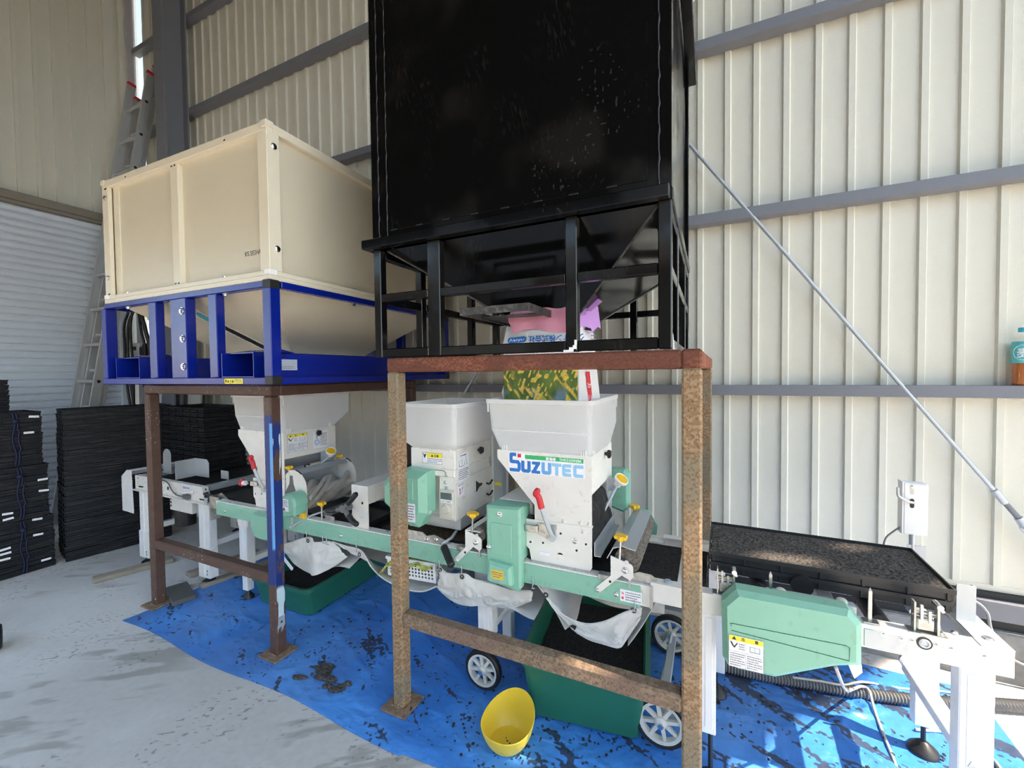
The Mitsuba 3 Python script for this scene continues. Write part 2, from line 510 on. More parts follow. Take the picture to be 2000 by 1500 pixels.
def numbered(key):
    k, n = key, 0
    while k in USED:
        n += 1
        k = '%s_%03d' % (key, n)
    USED.add(k)
    return k


def say(key, label=None, cat_=None, group=None, kind=None):
    d = {}
    for a, b in (('label', label), ('category', cat_), ('group', group), ('kind', kind)):
        if b:
            d[a] = b
    if d:
        labels[key] = d


def thing(name, label, cat_, group=None):
    key = numbered(name)
    say(key, label, cat_, group)
    return key


def part(parent, name, m, material, smooth=False, label=None, kind=None, to_world=None):
    if isinstance(m, list):
        return [part(parent, name, q, material, smooth, label, kind) for q in m][0]
    key = numbered(parent + '__' + name)
    d = mikit.ply(m, material, smooth=smooth)
    if to_world is not None:
        d['to_world'] = to_world
    scene[key] = d
    say(key, label, kind=kind)
    return key


def solo(name, m, material, label, cat_, group=None, smooth=False, kind=None):
    key = numbered(name)
    scene[key] = mikit.ply(m, material, smooth=smooth)
    say(key, label, cat_, group, kind)
    return key


def struct(name, m, material, smooth=False):
    key = numbered(name)
    if m is not None:
        scene[key] = mikit.ply(m, material, smooth=smooth)
    say(key, kind='structure')
    return key


# ------------------------------------------------------------------ lettering
GLYPHS = {'注':"130e1d202021231d190b160b|241e24243024302f222f22341d35143b163f1a3f213b2339223531352e3f344038354634452f372f372443244420431e371e37134712470c200c20123012301e|112b132f172f202a20281c24",
'意':"13101a191a2c3f2b3e194511450e400c3e113b13370b260a200d1f16180c130d/3019331536163a14391a/2020381f39202121/271726103210341134142e12/1c191e172017201a|132e13331f331e371637163c283c28402c41303c423c42373b3739334533452e/26372633313333343337",
'播':"111d11221825182f122f1134183518401e401e35243525322832283427382438233d363e3e404140433e433b403b423740334631462c3d2b47244620431f430a3d0a3c0c2c0c2b0a260a261e231e20211e201e0c1b0a140a120f1810181e131c/382737223d223c25/37123d113d153715/371b3d1a3d1d371d/38323b353c3a37393732/2c23312231272f27/2b13311131152c15/2c1c2b1a311a311d/2d382f3231323138/1e28232926262b2c232c222f1e2f",
'種':"1117111b17221929122a12301b311b371336123b223f253f263d2f3d4340453e453a393839364636463139303a2f452f451b391a391845184513391339114710470b240b231033113313271327183318331b271b211e210a1b0a1b1d191d1414/39283f273f2a392a/3f213a2239213e20/323821382130253025363337/2d21322033212e22/2d283327332a2d2a/2830292f32303131/212a25232723272a",
'機':"1119111e172d172f122f1235183518401d401d352235283f2d3d2b382e382f3f344036353b3f403e3f39443841314330452c4626422542234523451e431e3d13401042164714460e430a3e0a380f2e0a2b0f2f122a16220a1e0c1d0a180a181c161c1416/391e391a3b1a3c1e/362c382c3a30362f/2b1e3316311333123515331d/2b242d232d262b26/1d2f2129252d/1d101f102213251a251e211e21201d20",
'株':"1119111c1623192d192f122f12351a351a40204020352735273229322b3e303d3036333633403940393644364430392f3928462846223d21401a4812440d3a19390a330a3219280d250d23122c1a2f1f2f222622251f2022200a1a0a1a1c181c1515/2e302b2833283330/212e23292628262f",
'式':"121013121e151e231423142930282f2f122f12352f352f40354035353d35373b3a40443843354635462f362e37213c123e104111421b4718460e430a3c0a370e3024242324172916301831121a0c140c",
'会':"112b122d23362b40303f313a3437472d44283b2c3a291e291d2a1427/2d36252f3430|141d14234423441d381c4211430c3e0a3c0e310e180b16111811221d/241435143218331d2b1d",
'社':"121b11211a271f2e1f30123012361c36183e1d40223a2236263628342227291f261b201f200a1a0a1a1e|272e332e33403a3f3a2e462d45283a283a124712460c240d2512331333282728",
'ク':"182215271c2b2333283e2f3d2d363f3642343f2a371c2e13210c1e0c1a1123142c1a3423393028301b22",
'リ':"270c24122d15331b3521353b3c3b3c20391833112c0d|1b1e1b3a213b221e",
'オ':"1416151923212b2a2b2c162c17332f322f3d353d36324332432c362c350e260d2614301330251c141713",
'ン':"1712181524172e1c3c2940314330452c4429371a2e14220f1a0e|193419371e3a2c2d282926292030",
'カ':"151015121c16201b262c252d162d163326332737263d2d3d2d333f3341313f173c0f2c0e2c15361438163a23392d2c2d291e24151b0d",
'ニ':"1412141943184312|19353e353e2e192e",
'麦':"120d131021122515201b17161219131c1b1f20241325122b292c282e182e1833273329351536163c293c29402f402f3c443b43362f362f334033412f2f2e2f2c462b45252a2529243c233e1f34143c114710450a360c2d10190a140a/271c2a182d18321c"}


def glyph_shape(text, height, gap=1.06):
    """Japanese signs as a shapely shape reading along +u from the origin, about height tall."""
    out, s = [], height / 56.0
    for i, ch in enumerate(text):
        for poly in GLYPHS[ch].split('|'):
            rings = []
            for ring in poly.split('/'):
                v = [int(ring[k:k + 2], 16) - 16 for k in range(0, len(ring), 2)]
                rings.append(list(zip(v[0::2], v[1::2])))
            g = Polygon(rings[0], rings[1:]).buffer(0)
            out.append(affinity.affine_transform(g, [s, 0, 0, s, i * 56 * gap * s, 0]))
    return unary_union(out)


def strokes(lines, w, join='mitre'):
    return unary_union([LineString(l).buffer(w / 2, cap_style='flat', join_style=join) for l in lines])


def rect(x0, y0, x1, y1):
    return Polygon([(x0, y0), (x1, y0), (x1, y1), (x0, y1)])


def text_rows(x0, y0, x1, y1, rows, seed, h=0.45, gap=0.16):
    """Rows of small print, too fine to read: dashes of the length of signs."""
    r = np.random.default_rng(seed)
    out, pitch = [], (y1 - y0) / rows
    for i in range(rows):
        y = y1 - (i + 1) * pitch
        x = x0
        stop = x1 - (x1 - x0) * (r.random() * 0.35 if i % 3 == 2 else 0)
        while x < stop:
            l = pitch * h * (0.6 + r.random() * 1.2)
            out.append(rect(x, y + pitch * (0.5 - h / 2), min(x + l, stop), y + pitch * (0.5 + h / 2)))
            x += l + pitch * gap
    return MultiPolygon(out)


def on_face(shape, origin, u, v, lift=0.0006, depth=0.0005):
    """A flat shape laid on a face: origin, u and v are the face's own axes in space."""
    m = None
    for g in getattr(shape, 'geoms', [shape]):
        if g.geom_type != 'Polygon' or g.area < 1e-12:
            continue
        e = trimesh.creation.extrude_polygon(g, depth, engine='earcut')
        m = e if m is None else trimesh.util.concatenate([m, e])
    u, v = np.asarray(u, float), np.asarray(v, float)
    n = np.cross(u, v)
    q = np.array(m.vertices)
    m.vertices = np.asarray(origin, float) + q[:, :1] * u + q[:, 1:2] * v + (q[:, 2:3] + lift) * n
    return m


def label_plate(parent, name, origin, u, v, w, h, plate, prints=(), label=None, r=0.0):
    """A sticker w by h on a face, and what is printed on it: (part name, shape, material)."""
    shp = rect(0, 0, w, h)
    if r:
        shp = shp.buffer(-r).buffer(r, quad_segs=3)
    k = part(parent, name, on_face(shp, origin, u, v, 0.0003, 0.0005), plate, label=label)
    for nm, s, m in prints:
        if s.is_empty:
            continue
        part(k, nm, on_face(s, origin, u, v, 0.0009, 0.0003), m)
    return k


def caution(parent, origin, u, v, w, h, name='caution_label', head=0.17):
    """A caution sticker: yellow head with a triangle and the two signs, pictures and print beneath."""
    H = h * (1 - head)
    yel = rect(w * 0.02, H, w * 0.98, h * 0.975)
    g = h * head * 0.62
    base = H + h * head * 0.2
    tri = Polygon([(w * 0.10, base), (w * 0.10 + g * 1.1, base), (w * 0.10 + g * 0.55, base + g)])
    a = affinity.translate(glyph_shape('注', g), w * 0.36, base + 0.12 * g)
    b = affinity.translate(glyph_shape('意', g), w * 0.74, base + 0.12 * g)
    head_ink = unary_union([tri, a, b])
    top = H * 0.96
    hand = Polygon([(w * .04, top), (w * .10, top - h * .02), (w * .16, top - h * .14), (w * .25, top - h * .02), (w * .27, top - h * .04), (w * .17, top - h * .20), (w * .10, top - h * .13)])
    frame = rect(0, 0, w, h).difference(rect(w * .012, w * .012, w * .988, h - w * .012))
    mid = rect(w * .495, w * .02, w * .502, H)
    hl = rect(w * .01, H * .60, w * .99, H * .607)
    book = rect(w * .60, H * .68, w * .90, H * .90).difference(unary_union([rect(w * .63, H * .72, w * .74, H * .88), rect(w * .76, H * .72, w * .87, H * .88)]))
    small = [text_rows(w * .05, w * .04, w * .47, H * .56, 6, 3), text_rows(w * .53, w * .04, w * .96, H * .56, 6, 5), text_rows(w * .30, H * .68, w * .47, H * .94, 3, 8)]
    return label_plate(parent, name, origin, u, v, w, h, 'mat_label_white',
                       [('yellow_head', yel, 'mat_label_yellow'),
                        ('frame_print', unary_union([frame, mid, hl]), 'mat_ink_grey'),
                        ('pictogram', hand, 'mat_ink'), ('book_print', book, 'mat_label_grey'),
                        ('small_print', unary_union(small), 'mat_ink_grey')]
                       ), part(parent, name + '_heading', on_face(head_ink, origin, u, v, 0.0014, 0.0003), 'mat_ink')


def bolt(parent, at, axis, r=0.009, h=0.006, mat_='mat_chrome', name='bolt'):
    at, axis = np.asarray(at, float), np.asarray(axis, float)
    m = cat(lathe([(0, 0), (r * 1.25, 0), (r * 1.25, h * .25), (r, h * .25), (r, h * .8), (r * .7, h), (0, h)], at, axis, 10))
    return part(parent, name, m, mat_, smooth=35)


def bolts(at_list, axis, r=0.006, h=0.005):
    return list([lathe([(0, 0), (r * 1.3, 0), (r * 1.3, h * .3), (r, h * .3), (r, h * .8), (r * .6, h), (0, h)], p, axis, 8) for p in at_list])


def star_knob(parent, at, h, axis=(0, 0, 1), r=0.022, mat_='mat_yellow', stud='mat_zinc', k=6, name='star_knob'):
    """A lobed hand knob on its threaded stud: at is the foot of the stud, h the height of the knob above it."""
    at, axis = np.asarray(at, float), np.asarray(axis, float)
    d, a, b = frame_of(axis)
    t = np.arange(k * 6) * 2 * PI / (k * 6)
    rad = r * (0.86 + 0.14 * np.cos(k * t))
    rows = []
    for s, z in ((0.35, -0.010), (0.45, -0.003), (0.92, 0.0), (1.0, 0.003), (1.0, 0.009), (0.9, 0.012)):
        rows.append(at + d * (h + z) + (np.cos(t) * rad * s)[:, None] * a + (np.sin(t) * rad * s)[:, None] * b)
    n = len(t)
    v = np.vstack(rows + [at + d * (h - .010), at + d * (h + .012)])
    f = []
    for i in range(len(rows) - 1):
        for j in range(n):
            q = (j + 1) % n
            f += [[i * n + j, i * n + q, (i + 1) * n + q], [i * n + j, (i + 1) * n + q, (i + 1) * n + j]]
    e = len(rows) * n
    for j in range(n):
        q = (j + 1) % n
        f += [[e, q, j], [e + 1, (len(rows) - 1) * n + j, (len(rows) - 1) * n + q]]
    kk = part(parent, name, mesh(v, f), mat_, smooth=40)
    if kk.count('__') < 2:
        part(kk, 'stud', cyl(at, at + d * (h - .004), r * 0.18, 8), stud, smooth=40)
    return kk


# ================================================================== the building
YW = 2.45
XL = -5.5
floor = struct('floor', B(XL - 0.1, 4.6, -0.7, YW - 0.06, -0.12, 0.0), 'mat_concrete')
struct('ground', B(-40, 40, -40, 40, -0.30, -0.121), 'mat_ground')
struct('trim_1', B(XL, 4.6, YW - 0.06, YW + 0.15, -0.12, 0.205, 0.006), 'mat_curb')          # concrete kerb under the back wall
struct('trim_2', cat(B(XL + .05, 4.6, YW - 0.045, YW + 0.05, 0.245, 0.325), B(XL + .05, 4.6, YW - 0.055, YW - 0.045, 0.315, 0.325)), 'mat_purlin')
struct('trim_3', cat(B(XL + .05, 4.6, YW - 0.03, YW + 0.06, 0.205, 0.245), B(XL + .05, 4.6, YW - 0.02, YW + 0.06, 0.325, 0.350)), 'mat_rubber_seal')  # dark strips painting in shade below and above the sill beam

# back wall: ribbed steel sheets, seven ribs each
RIB0, PITCH_R, RH = 0.057, 0.1265, 0.014


def ribbed(k0, k1, z0, z1, first=None):
    pts = []
    x = RIB0 + PITCH_R * k0
    pts.append((x if first is None else first, YW))
    for k in range(k0, k1):
        x = RIB0 + PITCH_R * k
        pts += [(x, YW), (x + .005, YW - RH), (x + .029, YW - RH), (x + .036, YW)]
    pts.append((RIB0 + PITCH_R * k1, YW))
    p = np.array(pts)
    back = p[::-1] + [0, 0.0012]
    loop = np.vstack([p, back])
    n = len(p)
    v = np.vstack([np.c_[p, np.full(n, z0)], np.c_[p, np.full(n, z1)], np.c_[p + [0, .0012], np.full(n, z0)], np.c_[p + [0, .0012], np.full(n, z1)]])
    f = []
    for i in range(n - 1):
        f += [[i, i + 1, n + i + 1], [i, n + i + 1, n + i], [2 * n + i, 3 * n + i + 1, 2 * n + i + 1], [2 * n + i, 3 * n + i, 3 * n + i + 1]]
    return mesh(v, f)


wall_back = struct('wall_back', B(XL + .1, 4.6, YW - .002, YW + .012, 0.350, 0.378, .001), 'mat_siding')
for k in range(-43, 34, 7):
    part(wall_back, 'panel', ribbed(k, k + 7, 0.378, 5.8, -5.385 if k == -43 else None), 'mat_siding')
# left wall: the same sheeting seen from its flat side, above the roller shutter
wall_left = struct('wall_left', cat(B(XL - .06, XL - .05, 2.25, YW + .02, 0, 5.8), B(XL - .06, XL - .05, -.55, -.5, 0, 5.8)), 'mat_siding')


def left_panel(y0, y1, n):
    out = []
    w = (y1 - y0) / n
    pts = [(y0, XL)]
    for i in range(n):
        y = y0 + i * w
        pts += [(y + .002, XL), (y + .007, XL + .015), (y + .031, XL + .015), (y + .036, XL)]
    pts.append((y1, XL))
    p = np.array(pts)[:, ::-1]
    m = len(p)
    v = np.vstack([np.c_[p, np.full(m, 2.90)], np.c_[p, np.full(m, 5.8)], np.c_[p - [.002, 0], np.full(m, 2.90)], np.c_[p - [.002, 0], np.full(m, 5.8)]])
    f = []
    for i in range(m - 1):
        f += [[i, n_ := i + 1, m + n_], [i, m + n_, m + i], [2 * m + i, 3 * m + n_, 2 * m + n_], [2 * m + i, 3 * m + i, 3 * m + n_]]
    return mesh(v, f)


for i in range(5):
    part(wall_left, 'panel', left_panel(-.70 + i * .62, -.70 + (i + 1) * .62, 5), 'mat_siding')
struct('trim_4', cat(B(XL, XL + .05, YW - .06, YW - .045, 0.3, 5.8), B(XL, XL + .012, YW - .10, YW - .06, 0.3, 5.8)), 'mat_flashing')
struct('trim_5', cat(B(XL - .02, XL + .085, -.5, 2.25, 2.835, 2.905, .004), B(XL - .02, XL + .06, -.5, 2.25, 2.805, 2.835, .003)), 'mat_lintel')
shutter = struct('door_1', cat(B(XL - .06, XL + .07, 2.19, 2.25, 0, 2.83), B(XL - .06, XL + .07, -.5, -.44, 0, 2.83)), 'mat_shutter')
sl = []
prof = [(0, .006), (.004, .018), (.014, .0245), (.032, .026), (.046, .0235), (.053, .015), (.055, .0), (.0637, -.002), (.0637, -.004), (0, -.004)]
slat_ply = mikit.ply(prism([(XL + .02 + b, a) for a, b in prof], 'y', -.44, 2.19), 'mat_shutter')
for i in range(44):
    k = numbered(shutter + '__slat')
    scene[k] = {**slat_ply, 'to_world': T().translate([0, 0, 0.0 + i * .0638])}

# steel: girts on the back wall, a column, brace rods
for i, z in enumerate((1.172, 2.040, 2.906, 3.773, 4.640)):
    m = cat(B(XL + .06, 4.6, YW - .082, YW - .078, z, z + .050), B(XL + .06, 4.6, YW - .080, YW - .012, z, z + .003),
            B(XL + .06, 4.6, YW - .080, YW - .012, z + .047, z + .050), B(XL + .06, 4.6, YW - .016, YW - .012, z, z + .012), B(XL + .06, 4.6, YW - .016, YW - .012, z + .038, z + .050))
    struct('trim_6', m, 'mat_purlin')
struct('trim_11', cat(B(-4.60, -4.45, 2.165, 2.177, 0, 5.8), B(-4.60, -4.45, 2.353, 2.365, 0, 5.8), B(-4.529, -4.521, 2.177, 2.353, 0, 5.8)), 'mat_purlin')
struct('trim_12', B(-4.75, -4.72, 2.33, 2.368, 0, 2.0), 'mat_purlin')

# roof: unseen; its slanted edge and cutouts are shaped to place the sun patches
ZR = 5.8
K = SUN / SUN[2]


def at_roof(x, y, z):
    return x + K[0] * (ZR - z), y + K[1] * (ZR - z)


sun_cutouts = []
for (x0, x1, y0, y1, z) in ((-.44, -.21, 1.235, 1.30, .382), (.10, .36, 1.535, 1.605, .70), (.37, .52, 1.735, 1.795, .70)):
    a, b = at_roof(x0, y0, z), at_roof(x1, y1, z)
    sun_cutouts.append(Polygon([(a[0], a[1]), (b[0] - .1, a[1] - .01), (b[0], b[1] - .012), (b[0] - .03, b[1]), (a[0] + .07, b[1] - .005)]))
XR = at_roof(0.02, 0, 0)[0]
roof_shape = Polygon([(XL - .06, -.60), (XR, -.60), (XR, 1.12), (XR + 1.05, YW + .012), (XL - .06, YW + .012)])  # diagonal right edge invented to bound the sunlit floor
for g in sun_cutouts:
    roof_shape = roof_shape.difference(g)
struct('shaped_ceiling', extr(roof_shape, 'z', ZR, ZR + .04), 'mat_roof')
solo('added_dark_block', cat(B(-14, 6, -9.5, -9.3, -.12, 4.0), prism([(-9.9, 4.0), (-8.6, 4.0), (-9.2, 4.9)], 'x', -14, 6)), 'mat_lintel', 'added unseen dark block that hides low sky and darkens reflections', 'added_dark_block')  # added out of view: dark reflection for the black hopper, hides low sky
struct('wall_front', cat(B(XL - .1, .25, -.54, -.50, 2.4, ZR), B(.25, XR, -.54, -.50, 5.2, ZR)), 'mat_roof')  # unseen; header heights stepped to shape the incoming light


# ================================================================== the two steel stands
def tube_box(x0, x1, y0, y1, z0, z1):
    return B(x0, x1, y0, y1, z0, z1, 0.006)


def stand(label, x0, x1, y0, y1, ztop, w, hb, mats, rail, rear_shift=0.0):
    """Four posts on base plates, a ring of beams on top, one rail between the front posts."""
    t = thing('steel_stand', label, 'stand')
    mp, mb, mpl, mrail = mats
    for i, (x, y) in enumerate(((x0, y0), (x1 - w, y0), (x0, y1 - w), (x1 - w, y1 - w))):
        x = x + (rear_shift if i > 1 else 0)
        part(t, 'post', tube_box(x, x + w, y, y + w, 0.008, ztop - hb), mp[i], smooth=30)
        part(t, 'base_plate', B(x - .033, x + w + .033, y - .036, y + w + .033, 0.0045, 0.012, .001), mpl)
        part(t, 'weld_bead', cat(tube([(x - .002, y - .002, .011), (x + w + .002, y - .002, .011), (x + w + .002, y + w + .002, .011), (x - .002, y + w + .002, .011), (x - .002, y - .002, .011)], .004, 6)), mpl, smooth=True)
    part(t, 'top_beam', tube_box(x0, x1 - w if rear_shift else x1, y0, y0 + w, ztop - hb, ztop), mb, smooth=30)
    part(t, 'top_beam', tube_box(x0 + rear_shift, x1 + rear_shift, y1 - w, y1, ztop - hb, ztop), mb, smooth=30)
    part(t, 'top_beam', xf(tube_box(-w / 2, w / 2, 0, y1 - y0 - 2 * w, ztop - hb, ztop), (x0 + w / 2, y0 + w, 0), -math.atan2(rear_shift, y1 - y0)), mb, smooth=30)
    part(t, 'top_beam', xf(tube_box(-w / 2, w / 2, 0 if rear_shift else w, y1 - y0 - w, ztop - hb, ztop), (x1 - w / 2, y0, 0), -math.atan2(rear_shift, y1 - y0)), mb, smooth=30)
    part(t, 'rail', tube_box(x0 + w, x1 - w, y0 + .001, y0 + w, rail[0], rail[1]), mrail, smooth=30)
    return t


br = stand('brown painted square tube stand under the cream and blue hopper', -2.868, -1.795, 1.247, 2.29, 1.253, 0.052, 0.050,
           (['mat_brown', 'mat_brown_blue', 'mat_brown', 'mat_brown'], 'mat_brown', 'mat_rust_dark', 'mat_brown'), (.331, .382))
part(br, 'bolt_plate', B(-1.795, -1.793, 1.256, 1.290, .135, .185, .001), 'mat_galv')
part(br, 'bolt_hole', cyl((-1.793, 1.272, .158), (-1.7925, 1.272, .158), .005, 10), 'mat_cap_black')
ru = stand('rusty unpainted square tube stand under the black hopper', -1.116, -.021, 1.245, 2.29, 1.357, 0.052, 0.052,
           (['mat_rust_tan'] * 4, 'mat_rust_red', 'mat_rust_dark', 'mat_rust_dark'), (.330, .382), 0.026)
part(ru, 'post_cap', B(-.073, -.021, 1.245, 1.297, 1.3051, 1.358, .006), 'mat_rust_red', smooth=30)

# ================================================================== the black hopper
bh = thing('bulk_hopper', 'tall black steel hopper in a black tube frame on the rusty stand', 'hopper')
YF, YB, ZB = 1.248, 2.25, 1.360
XA, XB = -1.172, -.098


def bx(name, *a, m='mat_black', bev=0.003, **k):
    return part(bh, name, B(*a, bev), m, smooth=30 if bev else False, **k)


for x0, x1 in ((XA, XA + .034), (-.922, -.868), (-.405, -.368), (XB - .036, XB)):
    bx('post', x0, x1, YF, YF + .034, ZB, 1.772)
for x0, x1 in ((XA, XA + .034), (-.90, -.862), (-.375, -.340), (XB - .036, XB)):
    bx('post', x0, x1, YB - .034, YB, ZB, 1.772)
for x in (XA, XB - .034):
    for y in (1.50, 1.93):
        bx('post', x, x + .034, y, y + .034, ZB, 1.772)
for y0 in (YF + .001, YB - .033):
    for z0, z1, nm in ((ZB + .001, 1.394, 'bottom_rail'), (1.572, 1.602, 'middle_rail')):
        xs = [XA + .034, -.922 if y0 < 2 else -.90, -.868 if y0 < 2 else -.862, -.405 if y0 < 2 else -.375, -.368 if y0 < 2 else -.340, XB - .036]
        for a, b in ((0, 1), (2, 3), (4, 5)):
            bx(nm, xs[a], xs[b], y0, y0 + .030, z0, z1)
for x in (XA + .002, XB - .032):
    for z0, z1, nm in ((ZB + .001, 1.394, 'bottom_rail'), (1.572, 1.602, 'middle_rail'), (1.742, 1.772, 'upper_rail')):
        for a, b in ((YF + .034, 1.50), (1.534, 1.93), (1.964, YB - .034)):
            bx(nm, x, x + .030, a, b, z0, z1)
part(bh, 'ledge', cat(B(XA - .032, XB - .004, YF - .030, YF + .006, 1.772, 1.806, .003), B(XA - .032, XA + .01, YF, YB, 1.772, 1.806, .003)), 'mat_black', smooth=30)
part(bh, 'ledge', B(XB - .03, XB + .004, YF + .007, YB, 1.772, 1.806, .003), 'mat_black', smooth=30)
# the box: corner angles and sheets welded between them
ZT = 3.02
part(bh, 'corner_angle', cat(B(XA, XA + .032, YF, YF + .004, 1.806, ZT), B(XA, XA + .004, YF, YF + .05, 1.806, ZT)), 'mat_black')
part(bh, 'corner_angle', cat(B(XB - .034, XB, YF, YF + .004, 1.806, ZT), B(XB - .004, XB, YF, YF + .05, 1.806, ZT)), 'mat_black')
part(bh, 'corner_angle', cat(B(XB - .03, XB, YB - .004, YB, 1.806, ZT), B(XB - .004, XB, YB - .06, YB, 1.806, ZT)), 'mat_black')
part(bh, 'front_panel', B(XA + .034, XB - .035, YF + .002, YF + .008, 1.806, ZT), 'mat_black')
part(bh, 'door_panel', B(XA + .074, XB - .064, YF - .0015, YF + .002, 1.835, ZT), 'mat_black')
part(bh, 'right_panel', B(XB - .016, XB - .012, YF + .01, YB - .005, 1.806, ZT), 'mat_black')
part(bh, 'left_panel', B(XA + .008, XA + .012, YF + .05, YB - .005, 1.806, ZT), 'mat_black')
part(bh, 'rear_panel', B(XA, XB, YB - .012, YB - .006, 1.806, ZT), 'mat_black')
part(bh, 'lid', B(XA, XB, YF, YB, ZT, ZT + .004), 'mat_black')
bx('upper_rail', XB - .006, XB + .034, YF + .05, YB - .02, 2.655, 2.715)


def weld(x, z0, z1, seed, n=16):
    r = np.random.default_rng(seed)
    pts = []
    for i in range(n * 6):
        t = i / (n * 6 - 1)
        blob = (i % 6) in (0, 1)
        pts.append((x + (.002 if blob else 0) * (r.random() + .4), YF - .0008, z0 + (z1 - z0) * t))
    return tube(pts, np.array([.0028 + .0014 * (i % 6 == 0) for i in range(len(pts))]), 5)


for x, s in ((XA + .033, 1), (XA + .073, 2), (XB - .034, 3)):
    part(bh, 'weld_seam', weld(x, 1.81, ZT - .02, s), 'mat_weld', smooth=True)
part(bh, 'weld_bead', [B(x, x + .030, YF - .002, YF + .001, 1.832, 1.838, .001) for x in np.arange(XA + .09, XB - .1, .115)], 'mat_weld')
# the cone of four sloping sheets, its mouth and the frame of the slide gate
TC = np.array([(XA + .04, YF + .035), (XB - .04, YF + .035), (XB - .04, YB - .04), (XA + .04, YB - .04)])
BC = np.array([(-.72, 1.50), (-.43, 1.50), (-.43, 1.80), (-.72, 1.80)])
for i, nm in enumerate(('cone_sheet',) * 4):
    j = (i + 1) % 4
    v = [(*TC[i], 1.776), (*TC[j], 1.776), (*BC[j], 1.515), (*BC[i], 1.515)]
    q = np.array(v, float)
    nn = np.cross(q[1] - q[0], q[3] - q[0])
    nn /= np.linalg.norm(nn)
    w = q + nn * 0.003
    part(bh, nm, mesh(np.vstack([q, w]), [[0, 1, 2], [0, 2, 3], [4, 6, 5], [4, 7, 6], [0, 4, 5], [0, 5, 1], [1, 5, 6], [1, 6, 2], [2, 6, 7], [2, 7, 3], [3, 7, 4], [3, 4, 0]]), 'mat_black')
    part(bh, 'weld_seam', tube([(*TC[i], 1.772), (*BC[i], 1.512)], .004, 5), 'mat_black_steel')
part(bh, 'slide_gate', cat(B(-.80, -.535, 1.268, 1.274, 1.500, 1.526, .001), B(-.541, -.535, 1.274, 1.80, 1.500, 1.526, .001), B(-.80, -.794, 1.274, 1.80, 1.500, 1.526, .001), B(-.79, -.54, 1.42, 1.80, 1.508, 1.514)), 'mat_black_steel')
part(bh, 'gusset', prism([(YF + .036, ZB), (YF + .09, ZB), (YF + .036, ZB + .045)], 'x', XB - .02, XB + .001), 'mat_white_clean', label='bare bright steel corner plate')
part(bh, 'paint_chip', cat(*[B(-.412 + a, -.412 + a + w, YF - .0012, YF, ZB + b, ZB + b + h) for a, b, w, h in ((0, 0, .02, .006), (.018, .002, .014, .012), (.03, .008, .012, .012), (.035, .02, .008, .016), (.012, .0, .02, .005))]), 'mat_label_white', label='white scuff at the foot of a post')

# ================================================================== the cream and blue hopper
ch = thing('bulk_hopper', 'cream sheet metal hopper in a blue fork-lift frame on the brown stand', 'hopper')
W, D = 1.238, 1.245
OX, OY, A_ = -1.560, 1.098, 0.020


def P(m):
    """From the hopper's own frame (right front corner, x to the right, y to the back) into the hall."""
    return xf(m, (OX, OY, 0), A_)


def cb(name, *a, m='mat_blue', bev=0.003, **k):
    return part(ch, name, P(B(*a, bev)), m, smooth=30 if bev else False, **k)


ux, uy = np.array([math.cos(A_), math.sin(A_), 0]), np.array([-math.sin(A_), math.cos(A_), 0])
O3 = np.array([OX, OY, 0.0])
uz = np.array([0, 0, 1.0])
Z0, Z1, Z2, Z3 = 1.2605, 1.645, 1.672, 2.288
# blue frame
for y0 in (-.012, D - .028):
    cb('bottom_rail', -W - .03, .012, y0, y0 + .04, Z0, 1.2905)
    cb('top_rail', -W - .008, -.006, y0 + .006, y0 + .040, Z1, Z2)
for x0 in (-W - .03, -.028):
    cb('bottom_rail', x0, x0 + .04, .028, D - .028, Z0, 1.2905)
    cb('top_rail', x0 + .006, x0 + .040, .040, D - .022, Z1, Z2)
for x0, x1 in ((-W - .024, -W + .022), (-.034, .012)):
    for y0 in (-.012, D - .032):
        cb('post', x0, x1, y0, y0 + .045, 1.2905, Z1)
for x0, x1, y0 in ((-.848, -.782, .0), (-.390, -.332, .0), (-.67, -.538, .0)):
    wide = x1 - x0 > .1
    part(ch, 'post', P(cat(B(x0, x1, y0 - .004, y0 + .003, 1.2905, Z1, .001), B(x1 - (.066 if wide else .03), x1, y0 - .012 if wide else y0 - .006, y0 + .03, 1.2905, Z1, .003))), 'mat_blue', smooth=30)
    part(ch, 'post', P(B(x0, x1, D - .03, D + .003, 1.2905, Z1, .003)), 'mat_blue', smooth=30)
for z in (1.588, 1.465, 1.341):
    bolt(ch, O3 + ux * -.566 + uy * -.012 + uz * z, -uy, .013, .010)
for x0, x1 in ((-1.165, -.950), (-.318, -.112)):
    fp = part(ch, 'fork_pocket', P(cat(B(x0, x0 + .004, .0, D, 1.2905, 1.394), B(x1 - .004, x1, .0, D, 1.2905, 1.394), B(x0, x1, .02, D, 1.390, 1.394), B(x0, x1, .0, D, 1.2906, 1.2946))), 'mat_blue')
    part(fp, 'cover_flap', P(prism([(.03, 1.394), (.10, 1.408), (.17, 1.394)], 'x', x0 + .01, x1 + .03)), 'mat_blue')
cb('side_plate', -.030, -.024, .05, D - .03, 1.2905, 1.385, bev=0)
cb('side_plate', -W + .01, -W + .016, .05, D - .03, 1.2905, 1.385, bev=0)
cb('cross_plate', -W + .02, -.034, D - .05, D - .044, 1.2905, 1.385, bev=0)
for x, y, z in ((-.030, -.012, Z0), (-.030, -.012, Z2 - .035), (-.030, D - .03, Z0), (-.030, D - .03, Z2 - .035)):
    cb('corner_cap', x, x + .044, y - .002, y + .044, z - .0005 + .001, z + .036, m='mat_cap_black')
